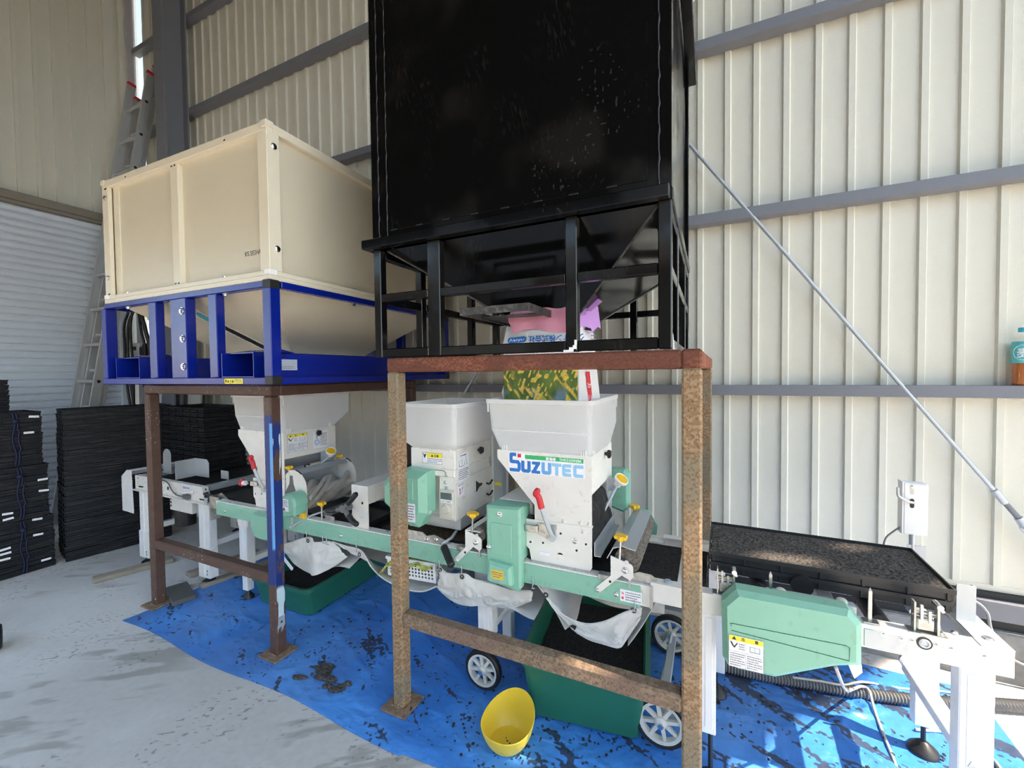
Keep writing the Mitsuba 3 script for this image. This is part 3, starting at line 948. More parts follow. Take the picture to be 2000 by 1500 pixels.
# cream box: bottom trims, corner posts, mullion, panels
for k, (z0, z1) in enumerate(((Z2, 1.692), (1.692, 1.712), (Z3 - .034, Z3))):
    o = .004 if k == 0 else 0
    nm = 'rim_rail' if k == 2 else 'base_trim'
    cb(nm, -W - o, o, -o, .03, z0, z1, m='mat_cream', bev=.002)
    cb(nm, -W - o, o, D - .03, D + o, z0, z1, m='mat_cream', bev=.002)
    cb(nm, -.03, o, .03, D - .03, z0, z1, m='mat_cream', bev=.002)
    cb(nm, -W - o, -W + .03, .03, D - .03, z0, z1, m='mat_cream', bev=.002)
for x0, sx in ((-W, 1), (0, -1)):
    for y0, sy in ((0, 1), (D, -1)):
        xs = sorted((x0, x0 + sx * .055))
        xt = sorted((x0, x0 + sx * .018))
        ys = sorted((y0, y0 + sy * .018))
        yt = sorted((y0, y0 + sy * .055))
        part(ch, 'corner_post', P(cat(B(xs[0] + (.005 if sx > 0 else 0), xs[1], ys[0], ys[1], 1.712, Z3 - .034, .002), B(xt[0], xt[1], yt[0], yt[1], 1.712, Z3 - .034, .002))), 'mat_cream', smooth=30)
cb('mullion', -.655, -.600, .006, .034, 1.712, Z3 - .034, m='mat_cream', bev=.002)
cb('panel_strip', -W + .055, -W + .105, .022, .027, 1.712, Z3 - .034, m='mat_cream', bev=0)
cb('front_panel', -W + .02, -.02, .027, .031, 1.70, Z3 - .02, m='mat_cream_panel', bev=0)
cb('right_panel', -.031, -.027, .03, D - .03, 1.70, Z3 - .02, m='mat_cream_panel', bev=0)
cb('left_panel', -W + .027, -W + .031, .03, D - .03, 1.70, Z3 - .02, m='mat_cream_panel', bev=0)
cb('rear_panel', -W + .02, -.02, D - .031, D - .027, 1.70, Z3 - .02, m='mat_cream_panel', bev=0)
for x in (-W - .004, -.028):
    cb('trim_end_cap', x, x + .032, -.005, .03, 1.694, 1.716, m='mat_white_clean', bev=.002)
    cb('trim_end_cap', x, x + .032, -.004, .03, Z3 - .022, Z3 + .004, m='mat_cream', bev=.002)
for x, y, z, ax in ((-W + .032, -.001, 2.20, -uy), (-W + .034, -.001, 1.80, -uy), (.001, .030, 2.20, ux), (.001, .034, 1.80, ux)):
    bolt(ch, O3 + ux * x + uy * y + uz * z, ax, .010, .007)
part(ch, 'trim_bolt', [P(q) for q in bolts([(x, .012, 1.712) for x in (-1.06, -.30)] + [(-.015, y, 1.712) for y in (.45,)], (0, 0, 1), .008, .008)], 'mat_chrome', smooth=35)
part(ch, 'trim_bolt', [P(q) for q in bolts([(x, .012, Z1) for x in (-1.06, -.30)] + [(-.015, y, Z1) for y in (.45,)], (0, 0, -1), .008, .012)], 'mat_chrome', smooth=35)
part(ch, 'rivet_hole', [P(q) for q in ([B(x, x + .012, .0055, .0062, z, z + .006) for x, z in ((-.645, 1.716), (-.622, 1.716), (-.648, Z3 - .046), (-.625, Z3 - .046))] + [B(x, x + .012, -.0006, .0001, Z3 - .022, Z3 - .017) for x in (-1.02, -.26)] + [B(-W + .026, -W + .044, -.0006, .0001, z, z + .008) for z in (1.714, Z3 - .046)])], 'mat_cap_black')
# cone
TC = np.array([(-W + .07, .045), (-.045, .045), (-.045, D - .05), (-W + .07, D - .05)])
BC = np.array([(-.62, .50), (-.48, .50), (-.48, .68), (-.62, .68)])
for i in range(4):
    j = (i + 1) % 4
    q = np.array([(*TC[i], Z1 + .01), (*TC[j], Z1 + .01), (*BC[j], 1.285), (*BC[i], 1.285)], float)
    nn = np.cross(q[1] - q[0], q[3] - q[0])
    nn /= np.linalg.norm(nn)
    v = np.vstack([q, q + nn * .003])
    cs = part(ch, 'cone_sheet', P(mesh(v, [[0, 1, 2], [0, 2, 3], [4, 6, 5], [4, 7, 6], [0, 4, 5], [0, 5, 1], [1, 5, 6], [1, 6, 2], [2, 6, 7], [2, 7, 3], [3, 7, 4], [3, 4, 0]])), 'mat_cream_panel')
    if i == 0:
        # inspection slot in the front sheet: a long slanting window with a dark and a blue half
        e1 = (q[1] - q[0]) / np.linalg.norm(q[1] - q[0])
        e2 = (q[3] - q[0]) - ((q[3] - q[0]) @ e1) * e1
        e2 /= np.linalg.norm(e2)
        Wd = lambda a: np.array([*((O3 + ux * a[0] + uy * a[1])[:2]), a[2]])
        q0 = Wd(q[0])
        E1, E2 = Wd(q[0] + e1) - q0, Wd(q[0] + e2) - q0
        n_ = np.cross(E1, E2)
        if n_[1] > 0:
            E1, E2 = E1, E2
        slot = LineString([(.50, .10), (.72, .38)]).buffer(.019)
        plate = LineString([(.475, .07), (.765, .44)]).buffer(.036, cap_style='square')
        glass = LineString([(.50, .10), (.56, .178)]).buffer(.0192)
        flip = -1.0 if n_[1] > 0 else 1.0

        def lay(s, lift):
            m = on_face(s, q0, E1, E2, lift if flip > 0 else -lift - .0006, .0006)
            return m
        sp = part(ch, 'slot_plate', lay(plate, .0006), 'mat_cream')
        part(sp, 'slot', lay(slot, .0016), 'mat_cap_black')
        part(sp, 'window', lay(glass, .0026), 'mat_teal')
# print and stickers
fo = O3 + uy * .027
txt = meshkit.text_mesh('KS SEIHAN', .019, .0004)
q = np.array(txt.vertices)
txt.vertices = fo + ux * (-.186 + q[:, :1] * .82) + uz * (1.790 + q[:, 1:2]) - uy * (.0004 + q[:, 2:3])
part(ch, 'maker_print', txt, 'mat_ink')
lg = strokes([[(0, .0), (.006, .022), (.011, .044)], [(.0, .026), (.010, .020), (.024, .040)], [(.006, .020), (.016, .004), (.012, -.012)], [(.016, .044), (.030, .046)]], .0042, 'round')
part(ch, 'maker_mark', on_face(lg, fo + ux * -.072 + uz * 1.788, ux, uz, .0004, .0004), 'mat_ink')
lg2 = strokes([[(.026, .012), (.040, -.016)], [(.036, .03), (.03, .0)]], .0036, 'round')
part(ch, 'maker_mark', on_face(lg2, fo + ux * -.072 + uz * 1.788, ux, uz, .0004, .0004), 'mat_red_print')
s0 = O3 + ux * -.282 + uy * -.012 + uz * 1.2635
hh = .024
pr = unary_union([affinity.translate(glyph_shape('注意', .0125), .036, .0065), Polygon([(.020, .007), (.032, .007), (.026, .018)]), rect(.008, .006, .015, .019)])
label_plate(ch, 'caution_sticker', s0, ux, uz, .120, hh, 'mat_label_yellow', [('heading_print', pr, 'mat_ink'), ('frame_print', rect(0, 0, .12, hh).difference(rect(.0012, .0012, .1188, hh - .0012)), 'mat_ink'), ('small_print', text_rows(.066, .005, .113, .020, 2, 4), 'mat_ink_grey')])
label_plate(ch, 'type_plate', O3 + ux * -.0238 + uy * .045 + uz * 1.318, uy, uz, .085, .045, 'mat_label_grey', [('print', text_rows(.008, .005, .07, .018, 2, 6), 'mat_ink_grey')])


# ================================================================== the seeding line: the long conveyor
yF, yB = 1.405, 1.835          # outer faces of its two side rails
cv = thing('conveyor', 'long belt conveyor with mint green side rail carrying the three seeder units', 'conveyor')
CX0, CX1 = -2.515, -.195
part(cv, 'side_rail', cat(B(CX0, CX1 + .02, yF + .005, yF + .010, .527, .597), B(CX0, CX1 + .02, yF + .005, yF + .045, .592, .597), B(CX0, CX1 + .02, yF + .005, yF + .035, .527, .531)), 'mat_white')
part(cv, 'side_rail', cat(B(CX0, CX1 + .02, yB - .010, yB - .005, .527, .597), B(CX0, CX1 + .02, yB - .045, yB - .005, .592, .597), B(CX0, CX1 + .02, yB - .035, yB - .005, .527, .531)), 'mat_white')
fas = [(yF + .004, .592), (yF + .002, .592), (yF - .003, .574), (yF - .003, .523), (yF + .004, .521)]
part(cv, 'rail_cover', prism(fas, 'x', CX0 + .015, CX1 - .012), 'mat_mint', smooth=20)
fas2 = [(yB - .004, .592), (yB - .002, .592), (yB + .003, .574), (yB + .003, .523), (yB - .004, .521)]
part(cv, 'rail_cover', prism(fas2, 'x', CX0 + .015, CX1 - .012), 'mat_mint', smooth=20)
part(cv, 'belt', cat(B(CX0 + .03, CX1 - .01, yF + .06, yB - .06, .560, .566), B(CX0 + .03, CX1 - .01, yF + .06, yB - .06, .520, .526), cyl((CX0 + .03, yF + .06, .543), (CX0 + .03, yB - .06, .543), .023, 20), cyl((CX1 - .01, yF + .06, .543), (CX1 - .01, yB - .06, .543), .023, 20)), 'mat_belt', smooth=30)
part(cv, 'rail_screw', bolts([(x, yF - .003, .552) for x in (-2.42, -1.545, -.285)], (0, -1, 0), .007, .006), 'mat_chrome', smooth=35)
part(cv, 'top_bolt', bolts([(x, yF + .028, .597) for x in (-2.40, -2.06, -1.66, -1.30, -1.18, -.97, -.60, -.50, -.43)], (0, 0, 1), .006, .005), 'mat_chrome', smooth=35)
for x in (-1.645, -1.435):
    part(cv, 'top_bracket', prism([(x - .03, .597), (x + .03, .597), (x + .03, .617), (x + .024, .623), (x - .03, .623)], 'y', yF + .022, yF + .026), 'mat_zinc')
part(cv, 'button', list((lathe([(0, 0), (.012, 0), (.010, .006), (0, .008)], (-1.48, yF + .03, .597), (0, 0, 1), 14), lathe([(0, 0), (.012, 0), (.010, .006), (0, .008)], (-.125, yF + .03, .612), (0, 0, 1), 14))), 'mat_label_grey', smooth=40)
part(cv, 'end_plate', cat(prism([(-.247, .597), (-.160, .597), (-.156, .615), (-.175, .630), (-.215, .632), (-.247, .618)], 'y', yF + .018, yF + .021), B(-.178, -.168, yF - .002, yF + .008, .527, .600)), 'mat_zinc')
part(cv, 'rail_sticker_print', B(-.2545, -.2535, yF - .0045, yF - .004, .54, .5405), 'mat_ink')
s0 = np.array([-.272, yF - .0032, .534])
lp = [('red_print', unary_union([affinity.translate(glyph_shape('注', .010), .003, .024), affinity.translate(glyph_shape('意', .010), .003, .008)]), 'mat_red_print'),
      ('small_print', text_rows(.017, .004, .066, .036, 4, 12), 'mat_ink_grey')]
label_plate(cv, 'caution_sticker', s0, (1, 0, 0), (0, 0, 1), .070, .040, 'mat_label_white', lp)
# the loading end: a clear-zinc bracket pulled beyond the rail
part(cv, 'end_bracket', cat(B(CX0 - .075, CX0 + .01, yF + .012, yF + .016, .545, .612), B(CX0 - .075, CX0 - .07, yF + .012, yF + .07, .47, .612), prism([(CX0 - .05, .612), (CX0 - .01, .630), (CX0 + .05, .602), (CX0 + .05, .597), (CX0 - .05, .597)], 'y', yF + .04, yF + .043)), 'mat_zinc')
# legs
for x in (-2.465, -.879):
    for y in (1.500, 1.700):
        lg_ = part(cv, 'leg', cat(B(x, x + .068, y, y + .05, .205, .50, .002), B(x + .010, x + .055, y + .005, y + .045, .055, .21, .002), B(x + .024, x + .030, y - .002, y, .22, .50), B(x + .046, x + .050, y - .002, y, .22, .50)), 'mat_white_clean')
        part(lg_, 'bracket', prism([(x - .012, .53), (x + .185 if x > -1 else x + .085, .53), (x + .175 if x > -1 else x + .085, .465), (x + .08, .432), (x - .012, .432)], 'y', y + .001, y + .045), 'mat_white_clean')
        part(lg_, 'foot', lathe([(0, 0), (.030, 0), (.028, .012), (.012, .03), (.010, .06), (0, .06)], (x + .033, y + .025, .006), (0, 0, 1), 16), 'mat_plastic_black', smooth=40)
    part(cv, 'leg_tie', B(x + .012, x + .050, 1.551, 1.699, .207, .240, .002), 'mat_white_clean')
part(cv, 'axle_bar', B(-.868, -.838, 1.470, 1.500, .07, .10, .002), 'mat_galv')
part(cv, 'axle_bar', B(-.168, -.138, 1.512, 1.99, .08, .105, .002), 'mat_galv')
part(cv, 'axle_bar', cat(B(-.085, -.055, 1.505, 1.53, .080, .53, .002), B(-.138, -.085, 1.512, 1.528, .08, .105)), 'mat_galv')


def wheel(root, c, r, name='wheel'):
    """A cart wheel with a black tyre, a pale rim and eight spokes; its axle along y."""
    c = np.asarray(c, float)
    a = (0, 1, 0)
    k = part(root, name, lathe([(r * .80, -.013), (r * .93, -.016), (r, -.009), (r, .009), (r * .93, .016), (r * .80, .013), (r * .80, -.013)], c, a, 40), 'mat_tire', smooth=35)
    part(k, 'rim', lathe([(r * .70, -.012), (r * .82, -.014), (r * .82, .014), (r * .70, .012), (r * .70, -.012)], c, a, 40), 'mat_rim', smooth=35)
    for i in range(8):
        t = i * PI / 4 + .2
        d = np.array([math.cos(t), 0, math.sin(t)])
        e = np.array([-math.sin(t), 0, math.cos(t)])
        q = [c + d * r * .16 + e * .007, c + d * r * .74 + e * .005, c + d * r * .74 - e * .005, c + d * r * .16 - e * .007]
        v = np.array([p + np.array([0, y, 0]) for y in (-.006, .006) for p in q])
        part(k, 'spoke', mesh(v, [[0, 1, 2], [0, 2, 3], [4, 6, 5], [4, 7, 6], [0, 4, 5], [0, 5, 1], [1, 5, 6], [1, 6, 2], [2, 6, 7], [2, 7, 3], [3, 7, 4], [3, 4, 0]]), 'mat_rim')
    part(k, 'hub', lathe([(0, -.020), (r * .12, -.020), (r * .22, -.012), (r * .22, .012), (r * .12, .020), (0, .020)], c, a, 16), 'mat_rim', smooth=35)
    part(k, 'axle_nut', lathe([(0, -.028), (.010, -.028), (.010, -.020), (0, -.020)], c, a, 6), 'mat_chrome')
    return k


wheel(cv, (-.838, 1.470, .089), .080)
wheel(cv, (-.152, 1.49, .096), .088)
wheel(cv, (-.160, 2.01, .096), .088)
part(cv, 'kick_stand', cyl((-.155, 1.97, .13), (-.185, 1.80, .005), .006, 8), 'mat_galv', smooth=40)


# ================================================================== the hopper units
def lofted(loops, close_bottom=False):
    """Rings of equal length joined in turn."""
    n = len(loops[0])
    v = np.vstack([np.asarray(l, float) for l in loops])
    f = []
    for r in range(len(loops) - 1):
        for i in range(n):
            j = (i + 1) % n
            f += [[r * n + i, r * n + j, (r + 1) * n + j], [r * n + i, (r + 1) * n + j, (r + 1) * n + i]]
    return mesh(v, f)


def rr(x0, x1, y0, y1, z, r=.018, k=4):
    """A rectangle with rounded corners as a ring of points at height z."""
    out = []
    for cx, cy, a0 in ((x1 - r, y0 + r, -90), (x1 - r, y1 - r, 0), (x0 + r, y1 - r, 90), (x0 + r, y0 + r, 180)):
        for i in range(k + 1):
            t = math.radians(a0 + 90 * i / k)
            out.append((cx + r * math.cos(t), cy + r * math.sin(t), z))
    return out


def plastic_hopper(root, rim, mid, bot, line=None):
    """Milky plastic hopper: rings (x0, x1, y0, y1, z), open above and below, a rolled rim and moulded ribs."""
    x0, x1, y0, y1, z = rim
    k = part(root, 'plastic_hopper', lofted([rr(x0 + .008, x1 - .008, y0 + .008, y1 - .008, z), rr(*mid), rr(*bot)]), 'mat_clear_plastic', smooth=30, label='milky translucent plastic hopper')
    part(k, 'rim', lofted([rr(x0 + .009, x1 - .009, y0 + .009, y1 - .009, z - .016), rr(x0, x1, y0, y1, z - .016), rr(x0, x1, y0, y1, z), rr(x0 + .010, x1 - .010, y0 + .010, y1 - .010, z), rr(x0 + .010, x1 - .010, y0 + .010, y1 - .010, z - .016)]), 'mat_clear_plastic', smooth=30)
    bx0, bx1, by0, by1, bz = bot
    part(k, 'mould_rib', ([B(x, x + .0025, by0 - .006, by0 - .001, bz, bz + .022) for x in (bx0 + .016, bx0 + .024, bx0 + .032, bx1 - .034, bx1 - .026, bx1 - .018)]
                              + [B(bx1 + .001, bx1 + .006, y, y + .0025, bz, bz + .022) for y in (by0 + .016, by0 + .026, by0 + .036, by1 - .04, by1 - .03)]), 'mat_white_clean')
    part(k, 'corner_rib', list((B(x1 - .010, x1 - .004, y1 - .02, y1 - .016, z - .055, z - .016), B(x1 - .010, x1 - .004, y0 + .016, y0 + .020, z - .055, z - .016), B(x0 + .004, x0 + .010, y0 + .016, y0 + .02, z - .05, z - .016))), 'mat_clear_plastic')
    if line:
        part(k, 'fill_line', B(mid[0] + .012, mid[1] - .006, mid[2] - .0012, mid[2] - .0002, mid[4] - .001, mid[4] + .001), 'mat_white_clean')
    return k


def lever(root, foot, head, reach=.042):
    """A flat steel lever with a red sleeve, bent near its top, turning about a bolt at foot."""
    f, h = np.asarray(foot, float), np.asarray(head, float)
    a = f + (h - f) * .62
    y = -reach
    k = part(root, 'lever', cat(tube([f + [0, -.012, 0], f + (a - f) * .3 + [0, y * .6, 0], a + [0, y, 0]], .0085, 8), cyl(f + [0, -.004, 0], f + [0, -.022, 0], .012, 12)), 'mat_galv', smooth=40)
    sl_ = spline([a + [0, y, 0], a + (h - a) * .55 + [0, y - .002, 0], h + [.004 if h[0] > a[0] else -.002, y - .004, 0] + np.array([0, 0, -.018]), h + [.010, y - .004, 0]], 5)
    part(k, 'red_sleeve', tube(sl_, np.array([.0115] * (len(sl_) - 2) + [.0105, .006]), 10), 'mat_red', smooth=40, label='red plastic lever sleeve')


def hand_wheel(root, c, axis, r=.028):
    k = part(root, 'hand_wheel', lathe([(0, -.03), (.014, -.03), (.014, -.006), (r, 0), (r, .010), (r * .88, .012), (r * .80, .008), (0, .008)], c, axis, 28), 'mat_white_clean', smooth=30)
    part(k, 'dial', lathe([(0, .0085), (r * .80, .0085), (r * .80, .0095), (0, .0095)], c, axis, 24), 'mat_yellow', label='yellow dial face')


def feed_unit(key_label, X, logo=False):
    """Soil feeder: sloped white front plate, milky hopper on top, metering box beneath. X is the left edge of its front plate."""
    u = thing('soil_feeder', key_label, 'seeder unit')
    yf, yb = 1.430, 1.757
    pl = [(X, 1.003), (X + .367, 1.003), (X + .367, .752), (X + .152, .752), (X + .152, .807), (X, .970)]
    part(u, 'front_plate', cat(prism(pl, 'y', yf, yf + .003), B(X, X + .367, yf, yf + .012, 1.000, 1.004), B(X + .152, X + .367, yf - .004, yf + .02, .750, .755)), 'mat_white')
    part(u, 'rear_plate', prism(pl, 'y', yb - .003, yb), 'mat_white')
    part(u, 'side_plate', B(X + .364, X + .367, yf + .003, yb - .003, .868, 1.003), 'mat_white')
    part(u, 'sloping_plate', prism([(X, .970), (X + .152, .807), (X + .155, .807), (X + .003, .972)], 'y', yf + .003, yb - .003), 'mat_galv')
    part(u, 'sloping_plate', prism([(X + .367, .868), (X + .30, .800), (X + .297, .803), (X + .364, .872)], 'y', yf + .003, yb - .003), 'mat_galv')
    lx = X + .118
    lo = [(lx, .752), (X + .367, .752), (X + .367, .612), (X + .360, .600), (lx + .02, .600), (lx + .012, .640), (lx, .650)]
    mb_ = part(u, 'metering_box', prism(lo, 'y', yf - .002, yf + .004), 'mat_white')
    part(u, 'metering_box', prism(lo, 'y', yb - .004, yb), 'mat_white')
    part(mb_, 'bolt', bolts([(X + .262, yf, .765), (X + .325, yf, .768), (X + .355, yf, .768), (X + .335, yf - .002, .737)], (0, -1, 0), .006, .006), 'mat_chrome', smooth=35)
    part(mb_, 'bolt', bolts([(X + .308, yf - .002, .700)], (0, -1, 0), .009, .010), 'mat_chrome', smooth=35)
    part(mb_, 'hole', list([cyl((X + a, yf - .0024, z), (X + a, yf - .0018, z), .0042, 10) for a, z in ((.135, .667), (.185, .672), (.312, .665), (.253, .717), (.346, .693))] + [prism([(X + .240, .640), (X + .262, .640), (X + .256, .646), (X + .246, .646)], 'y', yf - .0026, yf - .0018)]), 'mat_cap_black')
    part(mb_, 'foot_flange', B(lx + .02, X + .36, yf - .012, yf + .01, .597, .601), 'mat_zinc')
    part(u, 'agitator_roller', cyl((X + .315, yf + .01, .700), (X + .315, yb - .01, .700), .055, 24), 'mat_soil_black', smooth=40)
    part(u, 'gauge_plate', cat(B(X + .372, X + .375, yf + .01, yb + .02, .652, .700), B(X + .372, X + .395, yf + .01, yb + .02, .650, .653)), 'mat_galv')
    rim = (X - .047, X + .374, yf - .014, yb + .118, 1.197)
    plastic_hopper(u, rim, (X - .030, X + .368, yf - .002, yb + .112, 1.080), (X + .006, X + .364, yf + .004, yb - .004, 1.000), line=True)
    lever(u, (X + .228, yf - .004, .702), (X + .180, yf - .004, .884))
    part(u, 'lever_plate', cat(prism([(X + .165, .745), (X + .24, .745), (X + .235, .70), (X + .205, .690), (X + .165, .705)], 'y', yf - .008, yf - .005), B(X + .118, X + .17, yf - .02, yf - .012, .712, .738, .002)), 'mat_zinc')
    # red adjusting knob at the left of the metering box
    kx = X + .050
    rk = star_knob(u, (kx + .052, yf - .018, .722), .045, (-1, 0, 0), .021, 'mat_red', 'mat_zinc', 7, 'red_knob')
    part(u, 'knob_collar', cyl((kx + .03, yf - .018, .722), (kx + .012, yf - .018, .722), .013, 14), 'mat_white_clean', smooth=40)
    # black knob, hand wheel and its arm on the right side
    star_knob(u, (X + .367, yf + .20, .978), .012, (1, 0, 0), .017, 'mat_plastic_black', 'mat_plastic_black', 5, 'black_knob')
    w = np.array([X + .42, yf + .245, .868])
    hand_wheel(u, w, (.55, -.35, .76))
    part(u, 'wheel_arm', cat(tube([w - np.array([.55, -.35, .76]) * .03, (X + .375, yf + .15, .77)], .006, 8), B(X + .367, X + .40, yf + .25, yf + .254, .82, .872), B(X + .367, X + .371, yf + .22, yf + .30, .76, .87)), 'mat_galv')
    return u, X, yf, yb


# ---- first unit (under the cream hopper)
u1, X1, yf, yb = feed_unit('leftmost soil feeder, milky hopper behind the brown stand post', -2.330)
caution(u1, (X1 + .3675, yf + .020, .898), (0, 1, 0), (0, 0, 1), .118, .092)
sp_ = [('small_print', text_rows(.045, .01, .092, .082, 11, 7), 'mat_ink_grey'),
       ('dial_print', unary_union([LineString([(.024 + .009 * math.cos(t), .032 + .009 * math.sin(t)), (.024 + .018 * math.cos(t), .032 + .018 * math.sin(t))]).buffer(.0012) for t in np.arange(12) * PI / 6] + [rect(.022, .054, .026, .072)]), 'mat_ink_blue')]
label_plate(u1, 'setting_chart', (X1 + .3675, yf + .175, .893), (0, 1, 0), (0, 0, 1), .096, .092, 'mat_label_white', sp_)

# ---- brush unit beside it
b1 = thing('brush_unit', 'levelling unit with spiral white brush between two notched round plates', 'seeder unit')
pts = [(-1.958, .598), (-1.806, .598), (-1.806, .700)] + [(-1.896 + .090 * math.cos(t), .730 + .090 * math.sin(t)) for t in np.linspace(0, 1.9, 12)] + [(-1.958, .790)]
for y in (1.432, 1.752):
    pp = part(b1, 'side_plate', prism(pts, 'y', y, y + .003), 'mat_white')
    part(pp, 'notch', list([B(-1.896 + .091 * math.cos(t) - .003, -1.896 + .091 * math.cos(t) + .003, y - .001, y + .004, .730 + .091 * math.sin(t) - .004, .730 + .091 * math.sin(t) + .003) for t in (1.0, 1.12, 1.24, 1.36)]), 'mat_cap_black')
    star_knob(b1, (-1.93, y + .0, .795), .030, (0, 0, 1), .021)
# spiral brush
core = np.array([-1.862, 1.45, .685])
br_k = part(b1, 'brush', cyl((-1.862, 1.437, .685), (-1.862, 1.750, .685), .034, 20), 'mat_brush', smooth=40)
tuft_v, tuft_f = [], []
for s in range(8):
    for i in range(150):
        y = 1.445 + i * .002
        t = s * PI / 4 + i * .026 * (1 if s % 2 else .8)
        d = np.array([math.cos(t), 0, math.sin(t)])
        e = np.array([-math.sin(t), 0, math.cos(t)])
        c = np.array([-1.862, y, .685])
        o = len(tuft_v)
        L_ = .066 + .004 * math.sin(i * 1.7 + s)
        tuft_v += [c + d * .03 + e * .006, c + d * .03 - e * .006, c + d * L_ - e * .011 + [0, .0011, 0], c + d * L_ + e * .011 + [0, .0011, 0], c + d * .03 + [0, .0018, 0]]
        tuft_f += [[o, o + 1, o + 2], [o, o + 2, o + 3], [o + 4, o + 3, o + 2]]
part(br_k, 'bristles', mesh(tuft_v, tuft_f), 'mat_brush', kind='stuff', label='white bristles in a spiral')
part(b1, 'hood', cat(prism([(-1.955, .790), (-1.930, .812), (-1.878, .815), (-1.862, .800), (-1.863, .798), (-1.879, .812), (-1.930, .809), (-1.953, .788)], 'y', 1.436, 1.750), B(-1.945, -1.942, 1.436, 1.750, .63, .79)), 'mat_galv')
part(b1, 'belt_slot', prism([(-1.945, .62), (-1.868, .62), (-1.862, .66), (-1.90, .75), (-1.905, .79), (-1.925, .79), (-1.928, .75), (-1.962, .70)], 'y', 1.4305, 1.4318), 'mat_plastic_grey')
gc = part(b1, 'gear_cover', prism([(-2.115, .597), (-2.02, .600), (-1.955, .600), (-1.955, .47), (-2.06, .466), (-2.098, .470), (-2.128, .505), (-2.135, .55)], 'y', 1.352, 1.398, 0, .010), 'mat_mint', smooth=25, label='mint green gear cover')
cap = part(b1, 'motor_cap', cat(lathe([(0, 0), (.040, 0), (.050, .010), (.050, .075), (0, .075)], (-1.842, 1.352, .676), (0, 1, 0), 36), prism([(-1.90, .60), (-1.80, .622), (-1.797, .66), (-1.88, .71), (-1.94, .66)], 'y', 1.356, 1.42, 0, .006)), 'mat_mint_light', smooth=30, label='round mint motor cap with a white sticker')
label_plate(cap if False else b1, 'motor_sticker', (-1.885, 1.3515, .640), (1, 0, 0), (0, 0, 1), .052, .060, 'mat_label_white', [('small_print', text_rows(.004, .022, .048, .056, 4, 31), 'mat_ink_grey'), ('pictogram', Polygon([(.008, .004), (.030, .004), (.020, .020), (.014, .010)]), 'mat_ink')])
part(b1, 'swing_arm', cat(tube([(-1.862, 1.392, .552), (-1.76, 1.42, .612), (-1.68, 1.47, .640)], .005, 8), cyl((-1.862, 1.398, .552), (-1.862, 1.380, .552), .008, 12), B(-1.865, -1.858, 1.388, 1.396, .555, .60)), 'mat_galv', smooth=40)
part(b1, 'clamp', B(-1.815, -1.783, 1.392, 1.412, .598, .625, .003), 'mat_yellow', label='yellow clamp block')
part(b1, 'scraper_bar', prism([(-1.700, .640), (-1.650, .640), (-1.640, .625), (-1.690, .605), (-1.705, .612)], 'y', 1.44, 1.75), 'mat_plastic_grey')
star_knob(b1, (-1.695, 1.425, .597), .075, (0, 0, 1), .023)

# ---- crank bracket
cr_ = thing('crank_stand', 'white bent bracket with a black three armed crank on it', 'crank')
part(cr_, 'bracket', cat(prism([(-1.497, .597), (-1.398, .597), (-1.398, .790), (-1.497, .790)], 'y', 1.424, 1.428), prism([(-1.497, .790), (-1.398, .790), (-1.398, .735), (-1.44, .735), (-1.44, .75), (-1.497, .75)], 'y', 1.745, 1.749), B(-1.497, -1.398, 1.424, 1.749, .787, .791), prism([(1.424, .79), (1.749, .79), (1.749, .735), (1.60, .735), (1.585, .71), (1.424, .71)], 'x', -1.400, -1.397)), 'mat_white')
part(cr_, 'bolt_hole', cyl((-1.432, 1.4232, .712), (-1.432, 1.4238, .712), .006, 12), 'mat_cap_black')
hub = np.array([-1.505, 1.385, .690])
crank = part(cr_, 'crank', cat(cyl(hub + [0, .035, 0], hub + [0, -.012, 0], .018, 16), *[tube([hub, hub + np.array(d) * .045], .011, 10) for d in ((.75, -.1, .66), (.7, -.1, -.7), (-.95, -.1, -.25))]), 'mat_plastic_grey', smooth=40)
for d, l in (((.75, -.1, .66), .060), ((.78, -.1, -.62), .060), ((-.95, -.1, -.25), .050)):
    d = np.array(d)
    s_ = spline([hub + d * .042, hub + d * (.042 + l * .55), hub + d * (.042 + l) + [.012 * np.sign(d[0]), 0, .014 if d[2] > 0 else .004]], 5)
    part(crank, 'grip', tube(s_, np.array([.0125] * (len(s_) - 1) + [.008]), 10), 'mat_plastic_black', smooth=40)
part(cr_, 'post_stub', cat(cyl((-1.365, 1.70, .79), (-1.365, 1.70, .825), .009, 10), B(-1.40, -1.33, 1.66, 1.74, .825, .832, .002)), 'mat_plastic_black')

# ---- second unit: seed sower with control box
u2 = thing('seed_sower', 'middle seeder unit with control box, dial and big mint side cover', 'seeder unit')
x0, x1, y0, y1 = -1.157, -.934, 1.430, 1.738
part(u2, 'upper_box', cat(B(x0, x1, y0, y1, .905, .985, .003), B(x0, x1, y0 - .004, y0 + .01, .875, .906, .003), B(x1 - .004, x1, y0, y1 - .02, .862, .905)), 'mat_white', smooth=30)
part(u2, 'lower_box', cat(B(x1 - .083, x1 - .004, y0 + .004, y1, .697, .875, .004), B(x0 + .02, x1 - .083, y0 + .03, y1, .70, .90, .003), B(x1 - .004, x1, y0 - .002, y1 + .008, .697, .858)), 'mat_white', smooth=30)
part(u2, 'seam', cat(tube([(x0 + .003, y0 - .0045, .900), (x0 + .055, y0 - .0045, .902), (x0 + .066, y0 - .0045, .893), (x0 + .068, y0 - .0045, .882)], .0015, 5), tube([(x0 + .068, y0 - .0045, .900), (x1 - .052, y0 - .0045, .900), (x1 - .042, y0 - .0045, .892), (x1 - .040, y0 - .0045, .880)], .0015, 5)), 'mat_plastic_grey')
part(u2, 'screw', bolts([(x0 + .067, y0 - .004, .886), (x1 - .040, y0 - .004, .883)], (0, -1, 0), .005, .004), 'mat_chrome', smooth=35)
